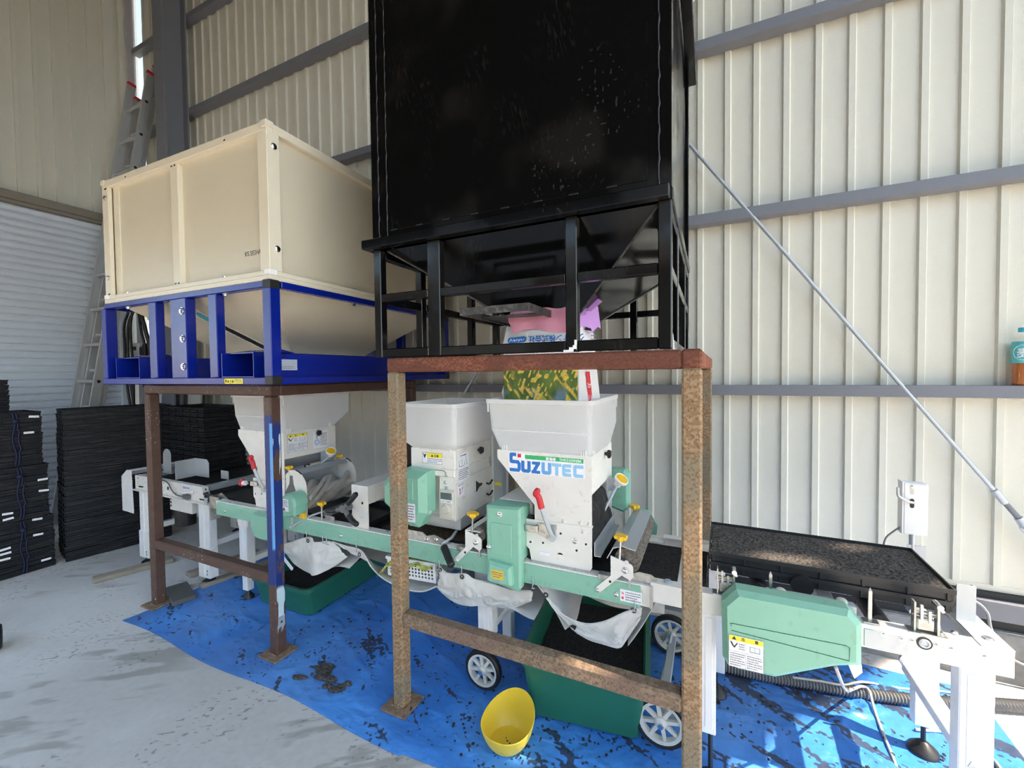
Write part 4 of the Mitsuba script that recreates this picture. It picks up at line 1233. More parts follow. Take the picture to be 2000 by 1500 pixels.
part(u2, 'screw', bolts([(x1 - .050, y0 + .003, .850)], (0, -1, 0), .006, .005), 'mat_chrome', smooth=35)
cb_ = part(u2, 'control_box', cat(B(x1 - .072, x1 - .010, y0 - .006, y0 + .006, .704, .815, .004), B(x1 - .082, x1 - .006, y0 - .002, y0 + .006, .697, .822, .004)), 'mat_panel_beige', smooth=30)
part(cb_, 'display', B(x1 - .069, x1 - .014, y0 - .0075, y0 - .0055, .783, .810, .001), 'mat_lcd')
part(cb_, 'dial', lathe([(0, 0), (.021, 0), (.021, .003), (.016, .006), (.015, .011), (0, .012)], (x1 - .042, y0 - .006, .744), (0, -1, 0), 28), 'mat_panel_beige', smooth=30)
on = meshkit.text_mesh('OLTME', .0058, .0003)
q = np.array(on.vertices)
on.vertices = np.array([x1 - .066, y0 - .0064, .772]) + np.c_[q[:, 0] * 1.75, -q[:, 2], q[:, 1]]
part(cb_, 'print', on, 'mat_ink')
part(cb_, 'print_strip', B(x1 - .069, x1 - .014, y0 - .0063, y0 - .0058, .769, .781), 'mat_label_white')
part(u2, 'button', lathe([(0, 0), (.008, 0), (.007, .004), (0, .006)], (x1 - .045, y0 + .002, .828), (0, -1, 0), 14), 'mat_label_grey', smooth=40)
label_plate(u2, 'caution_sticker', (x0 + .062, y0 - .0005, .923), (1, 0, 0), (0, 0, 1), .100, .046, 'mat_label_white',
            [('yellow_head', rect(.024, .026, .099, .045), 'mat_label_yellow'), ('frame_print', rect(0, 0, .10, .046).difference(rect(.0012, .0012, .0988, .0448)), 'mat_ink_grey'),
             ('pictogram', Polygon([(.004, .042), (.012, .036), (.022, .042), (.013, .020), (.008, .026)]), 'mat_ink'), ('small_print', text_rows(.025, .003, .097, .024, 3, 9), 'mat_ink_grey')])
part(u2, 'sticker_heading', on_face(unary_union([Polygon([(.044, .029), (.056, .029), (.050, .040)]), affinity.translate(glyph_shape('注意', .011), .060, .030)]), (x0 + .062, y0 - .0005, .923), (1, 0, 0), (0, 0, 1), .0014, .0003), 'mat_ink')
label_plate(u2, 'instruction_sticker', (x1 + .0005, y0 + .018, .852), (0, 1, 0), (0, 0, 1), .088, .112, 'mat_label_white',
            [('small_print', text_rows(.006, .004, .082, .050, 6, 15), 'mat_ink_grey'), ('drawing_print', strokes([[(.010, .085), (.012, .060), (.05, .060), (.052, .082)], [(.03, .09), (.032, .065)], [(.06, .10), (.07, .062), (.08, .062)]], .002), 'mat_ink_grey'), ('title_print', text_rows(.02, .100, .068, .108, 1, 19), 'mat_ink')])
label_plate(u2, 'warning_sticker', (x1 + .0005, y0 + .015, .790), (0, 1, 0), (0, 0, 1), .050, .055, 'mat_label_white', [('small_print', text_rows(.003, .042, .047, .053, 2, 21), 'mat_ink_grey'), ('red_cross', strokes([[(.012, .008), (.022, .034)], [(.022, .008), (.012, .034)]], .0035), 'mat_red_print'), ('pictogram', strokes([[(.030, .012), (.034, .034)], [(.036, .028), (.042, .036)]], .003), 'mat_ink_grey')])
star_knob(u2, (x1, y0 + .185, .957), .012, (1, 0, 0), .017, 'mat_plastic_black', 'mat_plastic_black', 5, 'black_knob')
part(u2, 'slot_cover', prism([(y0 + .165, .822), (y0 + .185, .808), (y0 + .215, .802), (y0 + .215, .795), (y0 + .185, .790), (y0 + .165, .775)], 'x', x1, x1 + .004), 'mat_plastic_black')
part(u2, 'cable_hook', list([tube(spline([(x1, y0 + .26, z), (x1 + .015, y0 + .262, z - .002), (x1 + .018, y0 + .285, z + .012)], 4), .004, 6) for z in (.79, .74)]), 'mat_plastic_black', smooth=40)
part(u2, 'wire_tag', B(x1 + .02, x1 + .055, y0 + .30, y0 + .302, .772, .787), 'mat_label_yellow')
plastic_hopper(u2, (-1.185, -.900, 1.382, 1.765, 1.176), (-1.178, -.908, 1.390, 1.757, 1.022), (-1.153, -.938, 1.434, 1.735, .982))
mc = [(-1.252, .840), (-1.207, .886), (-1.150, .906), (-1.030, .902), (-1.030, .735), (-1.072, .672), (-1.12, .672), (-1.252, .752)]
mco = part(u2, 'side_cover', prism(mc, 'y', 1.345, 1.428, 0, .026), 'mat_mint', smooth=12, label='large mint green plastic side cover')
part(mco, 'raised_panel', prism([(-1.20, .785), (-1.20, .858), (-1.08, .866), (-1.08, .790)], 'y', 1.3425, 1.346, 0, .002), 'mat_mint')
part(u2, 'cover_screw', lathe([(0, 0), (.011, 0), (.009, .006), (0, .008)], (-1.036, 1.39, .735), (.7, -.7, 0), 14), 'mat_label_grey', smooth=40)
label_plate(u2, 'cover_sticker', (-1.155, 1.3442, .700), (1, 0, 0), (0, 0, 1), .085, .075, 'mat_label_white', [('small_print', text_rows(.010, .006, .080, .070, 6, 44), 'mat_ink_grey')])
bbk = part(u2, 'base_bracket', prism([(-1.20, .598), (-.99, .598), (-.975, .618), (-1.03, .632), (-1.07, .622), (-1.09, .635), (-1.20, .635)], 'y', 1.412, 1.416), 'mat_zinc')
part(bbk, 'bolt', bolts([(-1.02, 1.412, .615), (-1.07, 1.412, .608)], (0, -1, 0), .007, .006), 'mat_chrome', smooth=35)
part(u2, 'base_bracket', prism([(-1.225, .59), (-1.20, .585), (-1.195, .64), (-1.215, .66), (-1.232, .645)], 'y', 1.408, 1.412), 'mat_zinc')
part(u2, 'tray_guide_arm', cat(tube([(-1.03, 1.70, .640), (-.99, 1.55, .635), (-.962, 1.44, .622), (-.985, 1.402, .606), (-.965, 1.392, .60)], .006, 8)), 'mat_galv', smooth=40)
part(u2, 'handle_grip', cyl((-.972, 1.395, .602), (-.900, 1.345, .556), .0145, 14, bev=.004), 'mat_plastic_black', smooth=40, label='black plastic handle grip')
part(u2, 'under_plate', B(x0 + .01, x1 - .01, y0 + .05, y1 - .02, .640, .70, .002), 'mat_galv')


# ---- small roller between
def roller_unit(name_label, x, yr, cover, rear_knob, dark=True):
    u = thing('pressing_roller', name_label, 'roller')
    pl = [(x - .043, .597), (x - .068, .612), (x - .068, .6145), (x - .040, .625), (x - .040, .672), (x + .028, .660), (x + .034, .652), (x + .034, .615), (x + .026, .606), (x + .004, .620), (x - .078, .547), (x - .086, .546), (x - .092, .555), (x - .088, .563), (x - .024, .620), (x - .043, .612)]
    pl = [(x - .040, .682), (x + .026, .664), (x + .033, .656), (x + .033, .622), (x + .024, .610), (x - .004, .622), (x - .078, .548), (x - .087, .547), (x - .093, .556), (x - .089, .565), (x - .040, .615)]
    k = part(u, 'arm_plate', prism(pl, 'y', 1.396, 1.400), 'mat_white')
    part(k, 'bolt', bolts([(x + .008, 1.396, .642)], (0, -1, 0), .009, .008) + bolts([(x - .084, 1.396, .556)], (0, -1, 0), .006, .005), 'mat_chrome', smooth=35)
    part(k, 'hole', cyl((x - .042, 1.3955, .594), (x - .042, 1.3959, .594), .0045, 10), 'mat_cap_black')
    part(u, 'mount', cat(B(x - .085, x - .03, 1.402, 1.43, .590, .610, .002), B(x + .018, x + .024, 1.398, 1.404, .585, .612)), 'mat_zinc')
    star_knob(u, (x - .012, 1.402, .665), .078, (.06, 0, 1), .024)
    if rear_knob:
        star_knob(u, (x - .030, 1.800, .655), .070, (.06, 0, 1), .022)
    rl = part(u, 'roller', cyl((x + .012, 1.412, .668), (x + .012, 1.800, .668), yr, 28), 'mat_brush_dark' if dark else 'mat_brush', smooth=40)
    part(rl, 'axle', cyl((x + .012, 1.396, .668), (x + .012, 1.81, .668), .008, 12), 'mat_chrome', smooth=40)
    if cover:
        part(u, 'bent_cover', prism([(x - .052, .668), (x - .032, .705), (x - .004, .716), (x + .040, .708), (x + .040, .7105), (x - .003, .719), (x - .034, .708), (x - .055, .669)], 'y', 1.402, 1.805), 'mat_galv')
        part(u, 'rear_end_plate', prism([(x - .05, .62), (x + .06, .62), (x + .065, .66), (x + .03, .72), (x - .03, .72)], 'y', 1.806, 1.811), 'mat_mint')
    else:
        part(u, 'trough', cat(B(x - .042, x + .026, 1.40, 1.78, .680, .683), B(x - .042, x - .039, 1.40, 1.78, .62, .682)), 'mat_white')
    return u


roller_unit('roller with yellow knob on a white arm left of the narrow mint gearbox', -.830, .028, False, False)
roller_unit('brown bristle roller under a bent zinc cover between the lettered feeder and the rusty post', -.262, .042, True, True)

# ---- third unit: the lettered feeder
u3, X3, yf, yb = feed_unit('lettered soil feeder, with SUZUTEC on its white front plate', -.741)
lo_ = np.array([X3 + .052, yf - .0002, .925])
LX, LZ = (1, 0, 0), (0, 0, 1)
part(u3, 'logo_plate', on_face(Polygon([(-.003, -.002), (.292, -.002), (.292, .056), (.060, .070), (-.003, .072)]), lo_, LX, LZ, .0002, .0004), 'mat_label_white')
w_ = .0128
S_ = strokes([[(.028, .0645), (.008, .0645), (.0065, .063), (.0065, .040), (.008, .0375), (.034, .0375), (.040, .0315), (.040, .012), (.036, .0065), (.0, .0065)]], w_)
U_ = strokes([[(.055, .044), (.055, .0095), (.058, .0065), (.077, .0065), (.080, .0095), (.080, .044)]], w_)
Z_ = unary_union([strokes([[(.092, .0385), (.124, .0385)], [(.090, .0055), (.124, .0055)]], .011), Polygon([(.110, .040), (.125, .040), (.105, .004), (.090, .004)])])
U2 = strokes([[(.136, .044), (.136, .0095), (.139, .0065), (.158, .0065), (.161, .0095), (.161, .044)]], w_)
T_ = strokes([[(.170, .0385), (.206, .0385)], [(.188, .044), (.188, .0)]], w_ * .9)
E_ = strokes([[(.242, .0385), (.216, .0385), (.214, .036), (.214, .0085), (.216, .0058), (.242, .0058)], [(.214, .0222), (.240, .0222)]], w_ * .88)
C_ = strokes([[(.286, .0385), (.258, .0385), (.2555, .036), (.2555, .0085), (.258, .0058), (.286, .0058)]], w_ * .92)
rd = lambda s: s.buffer(-.0012).buffer(.0012)
part(u3, 'logo_letters', on_face(unary_union([S_, U_, Z_]), lo_, LX, LZ, .0008, .0004), 'mat_ink_blue', label='blue letters S U Z')
part(u3, 'logo_letters', on_face(unary_union([U2]), lo_, LX, LZ, .0008, .0004), 'mat_ink_blue2', label='paler blue letter U')
part(u3, 'logo_letters', on_face(unary_union([T_, E_, C_]), lo_, LX, LZ, .0008, .0004), 'mat_ink_blue3', label='pale blue letters T E C')
part(u3, 'logo_dot', on_face(rect(.034, .0545, .048, .0685), lo_, LX, LZ, .0008, .0004), 'mat_red_print')
part(u3, 'logo_band', on_face(rect(.064, .0515, .286, .0665), lo_, LX, LZ, .0008, .0004), 'mat_green_print')
tm = meshkit.text_mesh('THK3009BM', .0095, .0003, True)
q = np.array(tm.vertices)
tm.vertices = lo_ + np.c_[.197 + q[:, 0] * 1.02, -.0013 - q[:, 2], .0542 + q[:, 1]]
part(u3, 'model_print', cat(tm, on_face(glyph_shape('播種機', .0125), lo_ + np.array([.146, 0, .0537]), LX, LZ, .0013, .0003)), 'mat_label_white')
part(u3, 'serial_sticker', B(X3 + .172, X3 + .212, yf - .0055, yf - .0050, .628, .639), 'mat_label_white')
# narrow mint gearbox on the front and its white motor housing
gx0, gx1, gy = -.764, -.622, 1.372
gb_poly = [(gx0, .520), (gx0 + .02, .510), (gx1 - .012, .496), (gx1, .512), (gx1, .808), (gx0, .800)]
gb = part(u3, 'gearbox_cover', prism(gb_poly, 'y', gy, 1.400, 0, .008), 'mat_mint', smooth=20, label='narrow upright mint gearbox cover')
part(gb, 'upper_block', B(gx0 + .002, gx1 - .002, 1.400, 1.470, .604, .800, .003), 'mat_mint', smooth=20)
part(gb, 'raised_panel', prism([(gx0 + .022, .626), (gx1 - .034, .622), (gx1 - .034, .742), (gx0 + .022, .742)], 'y', gy - .003, gy, 0, .0015), 'mat_mint')
part(gb, 'lower_box', prism([(gx0 + .012, .528), (gx0 + .026, .522), (gx1 - .034, .520), (gx1 - .026, .526), (gx1 - .030, .596), (gx0 + .020, .603)], 'y', gy - .026, gy, 0, .010), 'mat_mint', smooth=20)
part(gb, 'sticker', B(gx0 + .036, gx1 - .058, gy - .0266, gy - .026, .544, .576), 'mat_label_orange', label='small orange sticker')
part(u3, 'sticker_print', on_face(text_rows(.002, .004, .044, .028, 3, 77), (gx0 + .037, gy - .0268, .544), LX, LZ, .0002, .0003), 'mat_ink_grey')
part(gb, 'screw', bolts([(gx0 + .060, gy, .775), (gx0 + .012, gy, .645)], (0, -1, 0), .008, .006), 'mat_chrome', smooth=35)
part(u3, 'motor_housing', B(gx0 + .002, gx1 + .005, 1.472, 1.75, .690, .800, .006), 'mat_white', smooth=30)
part(u3, 'gap_plate', B(gx1 + .002, gx1 + .022, 1.44, 1.46, .597, .76), 'mat_plastic_black')
part(u3, 'rear_cover', prism([(-.400, .72), (-.335, .70), (-.312, .72), (-.312, .865), (-.330, .880), (-.400, .880)], 'y', 1.79, 1.86, .010, .010), 'mat_mint', smooth=20, label='mint cover behind the right side')
part(u3, 'soil_heap', xf(trimesh.creation.icosphere(subdivisions=3), (0, 0, 0)).apply_transform(np.diag([.055, .15, .085, 1.0])).apply_translation((X3 + .325, 1.59, .775)), 'mat_soil_black', smooth=True)


# ================================================================== the delivery table at the right end of the line
dt = thing('delivery_table', 'white receiving table with mint side cover and zinc latches at the right', 'conveyor')
DX0, DX1 = -.176, .662
for y0, y1, nm in ((1.410, 1.450, 'side_rail'), (1.815, 1.855, 'side_rail')):
    f_ = y0 if y0 < 1.6 else y1 - .003
    part(dt, nm, cat(B(DX0, DX1, f_, f_ + .003, .548, .610), B(DX0, DX1, y0, y1, .608, .611), B(DX0, DX1, y0, y1, .548, .551)), 'mat_white')
part(dt, 'cross_member', B(DX1 - .06, DX1 - .02, 1.45, 1.815, .55, .60, .002), 'mat_white')
part(dt, 'cross_member', B(.30, .34, 1.45, 1.815, .55, .60, .002), 'mat_white')
part(dt, 'cross_member', B(-.10, -.06, 1.45, 1.815, .55, .60, .002), 'mat_white')
part(dt, 'drive_roller', cyl((.42, 1.45, .60), (.42, 1.815, .60), .024, 20), 'mat_belt', smooth=40)
part(dt, 'drive_roller', cyl((.14, 1.45, .60), (.14, 1.815, .60), .024, 20), 'mat_belt', smooth=40)
part(dt, 'motor_plate', list((prism([(.10, .69), (.24, .69), (.24, .62), (.22, .60), (.10, .60)], 'y', 1.66, 1.664), prism([(.26, .69), (.42, .67), (.44, .63), (.40, .60), (.28, .60)], 'y', 1.66, 1.664))), 'mat_white_clean')
part(dt, 'air_cylinder', cat(cyl((.46, 1.66, .665), (.52, 1.56, .615), .011, 14), cyl((.52, 1.56, .615), (.525, 1.55, .61), .015, 14)), 'mat_galv', smooth=40)
part(dt, 'corrugated_cover', cyl((.25, 1.50, .645), (.25, 1.72, .645), .03, 16), 'mat_plastic_black', smooth=40)
for x, yy, nm in ((-.029, 1.413, .165), (.566, 1.413, .05)):
    lg_ = part(dt, 'leg', cat(B(x, x + .066 if x > 0 else x + .045, yy, yy + .045, nm, .548, .003), B(x + .014, x + (.055 if x > 0 else .036), yy - .002, yy, nm + .02, .535, .001)), 'mat_white_clean')
    part(dt, 'levelling_foot', cat(cyl((x + .03, yy + .022, .01), (x + .03, yy + .022, nm), .007, 8), lathe([(0, 0), (.036, 0), (.034, .012), (.014, .028), (0, .03)], (x + .03, yy + .022, .003), (0, 0, 1), 18)), 'mat_plastic_black', smooth=40)
for x in (.62, -.01):
    part(dt, 'leg', cat(B(x, x + .062, 1.82, 1.86, .100, .550, .002)), 'mat_white_clean')
    part(dt, 'levelling_foot', cat(cyl((x + .03, 1.84, .01), (x + .03, 1.84, .1), .007, 8), lathe([(0, 0), (.042, 0), (.040, .012), (.014, .035), (0, .04)], (x + .03, 1.84, .003), (0, 0, 1), 18)), 'mat_plastic_black', smooth=40)
part(dt, 'leg_tie', B(.585, .628, 1.455, 1.82, .278, .308, .002), 'mat_white_clean')
part(dt, 'leg_tie_boss', cat(lathe([(0, 0), (.024, 0), (.024, .004), (.010, .006), (0, .008)], (.607, 1.4125, .0), (0, -1, 0), 8).apply_translation((0, 0, .30)), cyl((.600, 1.818, .315), (.600, 1.81, .315), .024, 18)), 'mat_galv', smooth=40)
gp = [(.030, .617), (.068, .662), (.330, .664), (.357, .634), (.358, .523), (.300, .503), (.165, .432), (.075, .428), (.046, .434), (.033, .455)]
dc = part(dt, 'side_cover', prism(gp, 'y', 1.352, 1.408, 0, .014), 'mat_mint', smooth=12, label='mint green side cover with caution sticker')
part(dc, 'panel_groove', cat(tube([(.056, 1.3515, .557), (.052, 1.3515, .565), (.060, 1.3515, .566), (.322, 1.3515, .572), (.330, 1.3515, .568), (.329, 1.3515, .533), (.055, 1.3515, .545)], .0011, 5)), 'mat_bin')
part(dc, 'return_lip', prism([(.332, .512), (.360, .520), (.362, .50), (.345, .478)], 'y', 1.37, 1.40), 'mat_white_clean')
caution(dt, (.048, 1.3515, .440), (1, 0, 0), (0, 0, 1), .0885, .094)
part(dt, 'button', list((lathe([(0, 0), (.013, 0), (.013, .007), (.010, .010), (0, .011)], (.186, 1.43, .668 - .02), (0, 0, 1), 16), lathe([(0, 0), (.013, 0), (.013, .007), (.010, .010), (0, .011)], (.330, 1.43, .650), (0, 0, 1), 16))), 'mat_panel_beige', smooth=40)
part(dt, 'button_plate', B(.15, .36, 1.415, 1.445, .611, .650, .002), 'mat_galv')
part(dt, 'cover_plate', cat(B(.374, .466, 1.4075, 1.4105, .552, .600, .002)), 'mat_galv')
part(dt, 'slot_plate', cat(on_face(LineString([(.0, .0), (.076, -.001)]).buffer(.008), (.541, 1.4095, .590), (1, 0, 0), (0, 0, 1), .0002, .0008)), 'mat_label_white')
part(dt, 'bolt', bolts([(.452, 1.4075, .590), (.474, 1.4095, .5905), (.521, 1.4095, .592), (.415, 1.4075, .594), (.549, 1.4085, .591), (.610, 1.4085, .588)], (0, -1, 0), .0055, .004), 'mat_chrome', smooth=35)
part(dt, 'bush', cat(lathe([(0, 0), (.012, 0), (.012, .004), (.008, .006), (.006, .003), (0, .003)], (.497, 1.4095, .592), (0, -1, 0), 20)), 'mat_galv', smooth=40)
part(dt, 'bush_ring', lathe([(.009, 0), (.0155, 0), (.0155, .003), (.009, .003), (.009, 0)], (.497, 1.4093, .592), (0, -1, 0), 20), 'mat_cap_black', smooth=40)
for x in (.018, .480):
    lt = part(dt, 'latch', cat(B(x, x + .004, 1.42, 1.44, .611, .690), B(x + .044, x + .049, 1.415, 1.435, .611, .698), B(x, x + .045, 1.425, 1.437, .660, .664), B(x + .006, x + .042, 1.420, 1.434, .618, .650, .003), cyl((x - .002, 1.43, .655), (x + .05, 1.43, .655), .003, 8), B(x - .012, x + .065, 1.412, 1.445, .611, .614), B(x + .012, x + .018, 1.418, 1.424, .645, .685), B(x + .028, x + .034, 1.418, 1.424, .640, .672)), 'mat_zinc')
    part(lt, 'pivot', cat(cyl((x + .047, 1.408, .690), (x + .047, 1.44, .690), .007, 12), cyl((x + .052, 1.408, .682), (x + .052, 1.42, .682), .004, 8)), 'mat_chrome', smooth=40)
for x in (.160, .391):
    part(dt, 'guide_pin', cat(B(x - .004, x + .004, 1.424, 1.430, .611, .697), B(x - .016, x + .018, 1.415, 1.44, .611, .615)), 'mat_zinc')
part(dt, 'guide_pin_tip', list([mesh([(x - .004, 1.424, .697), (x + .004, 1.424, .697), (x + .004, 1.43, .697), (x - .004, 1.43, .697), (x, 1.427, .707)], [[0, 1, 4], [1, 2, 4], [2, 3, 4], [3, 0, 4]]) for x in (.160, .391)]), 'mat_zinc')
eb = part(dt, 'end_stop', cat(B(.604, .642, 1.530, 1.533, .611, .712), prism([(1.530, .611), (1.530, .712), (1.545, .710), (1.63, .66), (1.66, .611)], 'x', .640, .643), B(.604, .664, 1.412, 1.66, .611, .6145)), 'mat_galv')
part(eb, 'bolt', bolts([(.632, 1.45, .6145)], (0, 0, 1), .009, .006) + bolts([(.57, 1.45, .6145), (.535, 1.43, .6145)], (0, 0, 1), .006, .005), 'mat_chrome', smooth=35)
part(dt, 'rear_bracket', B(.600, .648, 1.835, 1.838, .611, .704), 'mat_galv')
# control box on its pole
bxk = thing('switch_box', 'white sensor box with a bent hook on a short pole behind the delivery table', 'control box')
part(bxk, 'housing', cat(B(.584, .648, 1.822, 1.862, .742, .915, .004), B(.581, .584, 1.822, 1.86, .742, .918)), 'mat_white_clean', smooth=30)
part(bxk, 'slot', cat(on_face(LineString([(.0, .0), (.0, .020)]).buffer(.0055), (.606, 1.8218, .838), (1, 0, 0), (0, 0, 1), .0002, .0005)), 'mat_cap_black')
part(bxk, 'slot', cat(on_face(LineString([(.0, .0), (.0, .016)]).buffer(.0045), (.606, 1.8218, .882), (1, 0, 0), (0, 0, 1), .0002, .0005)), 'mat_panel_beige')
part(bxk, 'screw', bolts([(.607, 1.821, .904)], (0, -1, 0), .005, .004), 'mat_chrome', smooth=35)
part(bxk, 'hook', tube(spline([(.611, 1.822, .851), (.60, 1.812, .854), (.585, 1.802, .860), (.566, 1.792, .872), (.560, 1.790, .880), (.559, 1.79, .905)], 5), .0042, 8), 'mat_galv', smooth=40)
part(bxk, 'pole', cyl((.614, 1.842, .611), (.614, 1.842, .742), .008, 14), 'mat_galv', smooth=40)
solo('sensor_cable', tube(spline([(.584, 1.84, .76), (.565, 1.85, .735), (.548, 1.86, .70), (.545, 1.87, .62), (.545, 1.865, .54)], 6), .003, 6), 'mat_cord_grey', 'thin grey cable curving down from the sensor box', 'cable', smooth=True)

# ================================================================== the tray stacker at the left end
st = thing('tray_stacker', 'white framed tray feeder on four legs at the far left of the line', 'tray feeder')
SX0, SX1, SY0, SY1 = -3.600, -2.775, 1.500, 2.18
part(st, 'front_rail', cat(B(SX0, SX1, SY0, SY0 + .003, .525, .618), B(SX0, SX1, SY0 - .02, SY0 + .003, .518, .524), B(SX0, SX1, SY0, SY0 + .03, .615, .618)), 'mat_white')
part(st, 'rear_rail', cat(B(SX0, SX1, SY1 - .003, SY1, .525, .618), B(SX0, SX1, SY1 - .03, SY1, .615, .618)), 'mat_white')
part(st, 'side_rail', B(SX1 - .04, SX1 + .012, SY0 + .003, SY1 - .003, .575, .625, .002), 'mat_galv')
part(st, 'side_rail', B(SX0, SX0 + .04, SY0 + .003, SY1 - .003, .575, .616, .002), 'mat_galv')
part(st, 'end_shield', cat(prism([(-3.775, .595), (-3.700, .645), (-3.640, .647), (-3.627, .347), (-3.775, .351)], 'y', 1.495, 1.499), prism([(-3.775, .595), (-3.700, .645), (-3.640, .647), (-3.640, .643), (-3.70, .641), (-3.771, .592)], 'y', 1.495, 2.0)), 'mat_white_clean')
part(st, 'bed', B(SX0 + .04, SX1 - .04, SY0 + .05, SY1 - .05, .57, .585), 'mat_belt')
part(st, 'slot', list([on_face(LineString([(0, 0), (.05, 0)]).buffer(.0045), (x, SY0 - .0002, z), (1, 0, 0), (0, 0, 1), .0002, .0006) for x, z in ((-3.55, .545), (-2.84, .540))] + [B(x, x + .018, SY0 - .0008, SY0, .56, .58) for x in (-3.20,)] + [cyl((x, SY0 - .0008, z), (x, SY0 + .001, z), .004, 8) for x, z in ((-3.56, .60), (-3.565, .575), (-3.24, .60), (-3.10, .55))]), 'mat_cap_black')
part(st, 'scale_print', cat(on_face(text_rows(0, 0, .075, .014, 2, 91), (-3.02, SY0 - .0002, .588), (1, 0, 0), (0, 0, 1))), 'mat_ink_blue')
part(st, 'limit_switch', cat(B(-2.99, -2.93, SY0 - .022, SY0 - .001, .532, .558, .003), B(-2.985, -2.955, SY0 - .024, SY0 - .02, .536, .553)), 'mat_plastic_grey')
part(st, 'switch_cap', cyl((-2.985, SY0 - .012, .566), (-2.90, SY0 - .012, .582), .009, 12), 'mat_basket', smooth=40)
part(st, 'switch_wire', tube(spline([(-3.26, SY0 - .008, .622), (-3.17, SY0 - .012, .612), (-3.12, SY0 - .014, .57), (-3.07, SY0 - .014, .545), (-2.99, SY0 - .012, .54)], 6), .004, 6), 'mat_plastic_grey', smooth=True)
part(st, 'bracket', prism([(SX1 - .03, .63), (SX1 + .03, .63), (SX1 + .045, .585), (SX1 + .02, .55), (SX1 + .02, .515), (SX1 - .01, .515)], 'y', SY0 - .005, SY0 - .001), 'mat_galv')
part(st, 'bracket_hole', list([cyl((SX1 + .01, SY0 - .0062, z), (SX1 + .01, SY0 - .0052, z), .007, 12) for z in (.61, .58)]), 'mat_cap_black')
for x, y in ((SX0 + .02, SY0 + .01), (SX1 - .105, SY0 + .01), (SX0 + .02, SY1 - .06), (SX1 - .105, SY1 - .06)):
    part(st, 'leg', cat(B(x, x + .050, y, y + .05, .20, .524, .002), B(x + .05, x + .100, y + .004, y + .05, .20, .524, .002), B(x - .006, x + .056, y - .006, y + .05, .05, .235, .002), B(x + .05, x + .104, y - .003, y + .05, .05, .235, .002)), 'mat_white_clean')
    part(st, 'leg_hole', list([cyl((x + .08, y - .0042, z), (x + .08, y - .0032, z), .005, 8) for z in (.075, .095)]), 'mat_cap_black')
    part(st, 'levelling_foot', cat(lathe([(0, .0), (.045, .0), (.043, .014), (.018, .03), (.012, .05), (0, .05)], (x + .05, y + .025, .006), (0, 0, 1), 18)), 'mat_plastic_black', smooth=40)
for x in (SX0 + .04, SX1 - .085):
    part(st, 'leg_tie', B(x, x + .04, SY0 + .06, SY1 - .06, .225, .262, .002), 'mat_white_clean')
part(st, 'motor_box', cat(B(-3.24, -2.99, 1.53, 1.70, .415, .520, .003)), 'mat_white', smooth=30)
part(st, 'vent_hole', list([cyl((-3.225 + .02 * (i % 1), 1.5285, .445 + .022 * i), (-3.225, 1.5295, .445 + .022 * i), .007, 10) for i in range(4)]), 'mat_cap_black')
part(st, 'motor', cyl((-3.20, 1.60, .30), (-3.20, 1.60, .415), .06, 18), 'mat_plastic_black', smooth=40)
gu = part(st, 'tray_guide', prism([(-3.145, .625), (-2.995, .625), (-2.995, .725), (-3.015, .745), (-3.145, .745)], 'y', 1.64, 1.643), 'mat_galv')
part(st, 'tray_guide', cat(B(-3.145, -3.142, 1.52, 1.643, .625, .745)), 'mat_galv')
label_plate(st, 'hazard_sticker', (-3.1455, 1.635, .705), (0, -1, 0), (0, 0, 1), .075, .034, 'mat_cap_black', [('yellow_stripe', Polygon([(.02, .002), (.045, .002), (.06, .032), (.035, .032)]), 'mat_label_yellow')])
part(st, 'tray_guide', prism([(-2.90, .625), (-2.82, .625), (-2.82, .68), (-2.90, .68)], 'y', 1.66, 1.663), 'mat_galv')
part(st, 'tray_guide', cat(B(-3.50, -3.40, 1.62, 1.623, .615, .74, .001), cyl((-3.45, 1.621, .74), (-3.45, 1.624, .74), .05, 16)), 'mat_galv')


# ================================================================== seedling trays: every tray in a stack is its own thing
def tray_mesh(depth=.030, ribs=True, L_=.600, W_=.300):
    l, w = L_ / 2, W_ / 2
    t = .004
    z1 = depth - .012
    ms = []
    for a, b, z_0, z_1 in ((l, w, z1, depth), (l - .007, w - .007, 0, z1)):
        ms += [B(-a, a, -b, -b + t, z_0, z_1), B(-a, a, b - t, b, z_0, z_1), B(-a, -a + t, -b + t, b - t, z_0, z_1), B(a - t, a, -b + t, b - t, z_0, z_1)]
    ms.append(B(-l + .009, l - .007, -w + .007, w - .007, 0, .003))
    if ribs:
        for x in (-.29, -.2, -.1, 0, .1, .2, .282):
            for y in (-w, w - .006):
                ms.append(B(x, x + .008, y + .001, y + .006, .002, z1))
        for y in (-.140, -.05, .04, .132):
            for x in (-l, l - .006):
                ms.append(B(x + .0005, x + .0055, y, y + .008, .002, z1))
    return cat(*ms)


TRAY = mikit.ply(tray_mesh(.0345), 'mat_tray')
ORD = ['', 'second', 'third', 'fourth', 'fifth', 'sixth', 'seventh', 'eighth', 'ninth', 'tenth']


def nth(i, n):
    if i == n - 1:
        return 'topmost'
    if i == 0:
        return 'lowest'
    k = n - i
    if k <= 10:
        return '%s from the top' % ORD[k - 1]
    if i < 10:
        return '%s from the bottom' % ORD[i]
    return '%dth from the top' % k if k % 10 not in (1, 2, 3) or k in (11, 12, 13) else '%d%s from the top' % (k, {1: 'st', 2: 'nd', 3: 'rd'}[k % 10])


